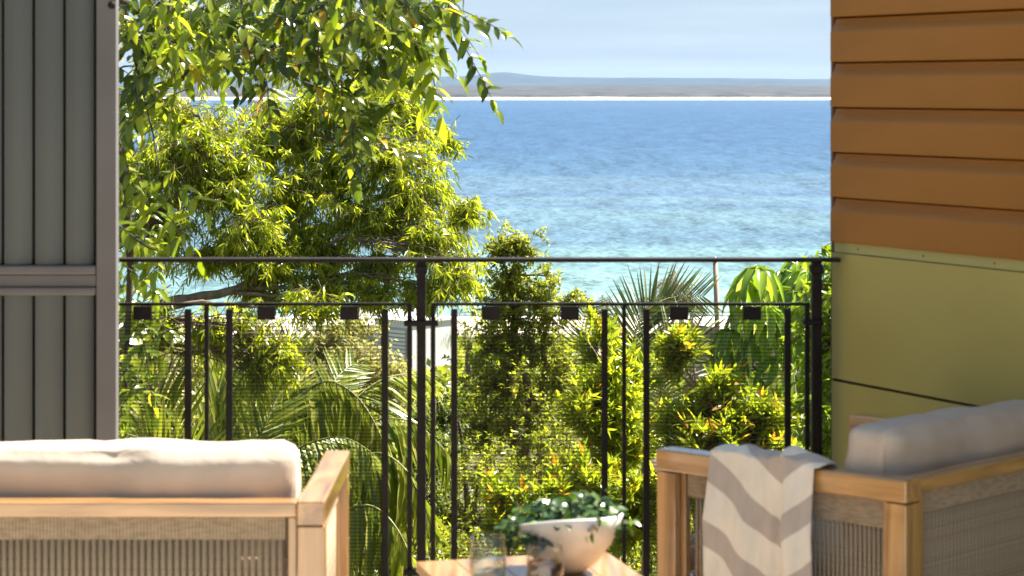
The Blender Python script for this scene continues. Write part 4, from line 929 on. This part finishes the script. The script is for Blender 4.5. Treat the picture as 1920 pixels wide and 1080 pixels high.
# ------------------------------------------------------------------ overhanging big-leaved tree (near, upper left)
STB = [(0, (.035, .058, .008)), (.45, (.085, .125, .014)), (.8, (.20, .25, .02)), (.975, (.36, .38, .03)), (.985, (.40, .24, .03)), (1, (.33, .18, .04))]
lm_big = leaf_mat('glossy_leaflet', STB, .50, .20, (1.8, 1.8, .8), objrand=True, spec=.65)
lm_bigs = leaf_mat('glossy_foliage', STB, .50, .20, (1.8, 1.8, .8), spec=.65)
lm_young = leaf_mat('young_leaflet', [(0, (.15, .22, .012)), (.6, (.32, .38, .02)), (.95, (.46, .47, .03)), (1, (.48, .28, .03))], .5, .2, objrand=True, spec=.6)
BP = [proto_leaf('leaf', w_, dp, lm_big, TL) for w_, dp in ((.40, .12), (.35, .3), (.43, .2))]
YP = [proto_leaf('leaf', w_, dp, lm_young, TL) for w_, dp in ((.42, .15), (.38, .35), (.46, .2))]
bt_base = root_at(-3.3, 9.6)
bt = thing('overhanging_tree', 'glossy leaved tree whose branches hang into the top left of the view', 'tree', bt_base)
main = [bt_base, Vector((-3.2, 9.6, -.4)), Vector((-2.9, 9.6, 1.2)), Vector((-2.5, 9.5, 2.1)), P(150, -40, 9.4), P(400, -70, 9.3), P(620, -80, 9.2), P(800, -70, 9.1)]
MB().tube(main, [.13, .11, .09, .07, .05, .035, .025, .012], 10).build('trunk', M['darkbark'], bt)
MB().tube([main[3], P(150, 120, 9.5), P(230, 300, 9.5), P(245, 500, 9.5), P(235, 700, 9.5), P(240, 780, 9.5)], [.05, .035, .025, .016, .010, .005], 7).build('branch', M['darkbark'], bt)
MB().tube([main[4], P(330, 60, 10.0), P(400, 97, 10.2), P(500, 99, 10.3), P(590, 75, 10.3)], [.03, .02, .014, .010, .005], 6).build('branch', M['darkbark'], bt)
cand = []        # every leaflet: pos, dir, up, length, young?
stalk = MB()
def compound(st, dr, L, n, ll, young=False, straight=.28):
    st = Vector(st); dr = Vector(dr).normalized(); pts = []
    for i in range(7):
        t = i / 6; pts.append(st + dr * L * t + Vector((0, 0, -straight * L * t * t)))
    stalk.tube(pts, [.0022 * (1.2 - .7 * i / 6) for i in range(7)], 4, False)
    sd = dr.cross(Vector((0, -.6, 1)))
    sd = sd.normalized() if sd.length > .1 else Vector((1, 0, 0))
    for i in range(n):
        t = .22 + .78 * i / max(1, n - 1); f = t * 6; k = min(5, int(f)); p = pts[k].lerp(pts[k + 1], f - k); tg = (pts[k + 1] - pts[k]).normalized()
        for s in ((-1, 1) if i < n - 1 else (0,)):
            d = tg * (.55 if s else 1) + sd * s * .75 + Vector((0, 0, -.12)) + Vector(rng.normal(0, .30, 3))
            u = Vector((random.uniform(-.4, .4), random.uniform(-.9, -.1), .8)) + sd * s * .3
            cand.append((p, d, u, ll * random.uniform(.75, 1.12), young))
def spray(x0, x1, y0, y1, n, d0, d1, ang=(-1.4, 1.4), ll=.086, young=0., hang=.6, L=(.20, .32)):
    for _ in range(n):
        px, py, d = random.uniform(x0, x1), random.uniform(y0, y1), random.uniform(d0, d1)
        c = P(px, py, d); a = random.uniform(*ang); dr = Vector((math.sin(a), random.uniform(-.5, .4), -math.cos(a) * hang))
        Ls = random.uniform(*L); compound(c - dr.normalized() * Ls * .5, dr, Ls, random.choice((4, 5, 5, 6)), ll, random.random() < young)
spray(225, 420, -20, 110, 42, 8.8, 9.9, young=.45)
spray(400, 640, -30, 75, 50, 8.9, 10.0, young=.12)
spray(620, 850, -30, 60, 46, 8.7, 9.8, young=.25)
spray(560, 780, 70, 130, 11, 8.9, 9.7, young=.05)
spray(620, 710, 130, 200, 7, 9.0, 9.5)
spray(655, 700, 220, 270, 3, 9.0, 9.5)
spray(440, 560, 90, 130, 7, 9.0, 9.6)
spray(225, 310, 110, 200, 10, 8.9, 9.9, young=.4)
spray(222, 290, 250, 400, 9, 9.2, 9.9, young=.8)
spray(222, 320, 420, 500, 7, 9.2, 9.9, young=.8)
spray(222, 285, 520, 790, 22, 9.2, 9.9, young=.85, ll=.078)
spray(770, 830, 70, 120, 6, 8.9, 9.3, young=.5)
# named sprays on the outline
compound(P(840, 30, 8.8), (.5, 0, -.9), .40, 8, .085, straight=.05)
compound(P(868, 20, 8.8), (.8, 0, -.35), .20, 6, .07, straight=.1)
compound(P(800, 90, 8.8), (.25, 0, -1), .22, 5, .11, True)
compound(P(500, 150, 9.0), (.1, 0, -1), .16, 3, .12)
compound(P(660, 230, 9.0), (.05, 0, -1), .18, 4, .11)
compound(P(330, 340, 9.3), (.7, 0, -.5), .15, 3, .10, True); compound(P(310, 400, 9.3), (.6, 0, -.6), .2, 4, .09, True)
for (x, y, x2, y2) in ((840, -60, 840, 30), (700, -70, 690, 120), (560, -70, 600, 150), (450, -70, 480, 150), (330, -60, 330, 160), (250, 100, 300, 330), (245, 440, 290, 470), (640, 100, 665, 230), (860, -70, 868, 20), (740, -70, 800, 90)):
    stalk.tube(curve_pts(P(x, y, 9.2), P(x2, y2, 9.0), 5, 0, .04), [.007, .006, .005, .004, .003, .0022], 5, False)
order = sorted(range(len(cand)), key=lambda i: (cand[i][0].y / cand[i][3]))
inframe = [i for i in order if (cand[i][0].x / cand[i][0].y * F + 960) > 215 and 1.5 - cand[i][0].z > -165 / F * cand[i][0].y]
top = set(inframe[:296]); young_rest = []
for i in top:
    p, d, u, l, yg = cand[i]; place_leaf(random.choice(YP if yg else BP), 'leaf', p, d, u, l, bt, bt_base)
rest = [cand[i] for i in range(len(cand)) if i not in top]
n = len(rest)
rn = np.array([min(.94, random.uniform(.6, .94)) if r[4] else random.random() for r in rest])
me = leaves_mesh('foliage', np.array([r[0][:] for r in rest]), np.array([r[1][:] for r in rest]), np.array([r[2][:] for r in rest]), np.array([r[3] for r in rest]), np.array([r[3] * .42 for r in rest]), rng.uniform(.1, .35, n), rn, TL, tuple(bt_base))
link('foliage', me, lm_bigs, bt, kind='stuff')
stalk.build('twigs', M['darkbark'], bt, kind='stuff')
print('BUILT leaflets', len(cand), 'objects', len(bpy.data.objects), 'tris', sum(len(m.loops) - 2 * len(m.polygons) for m in bpy.data.meshes))
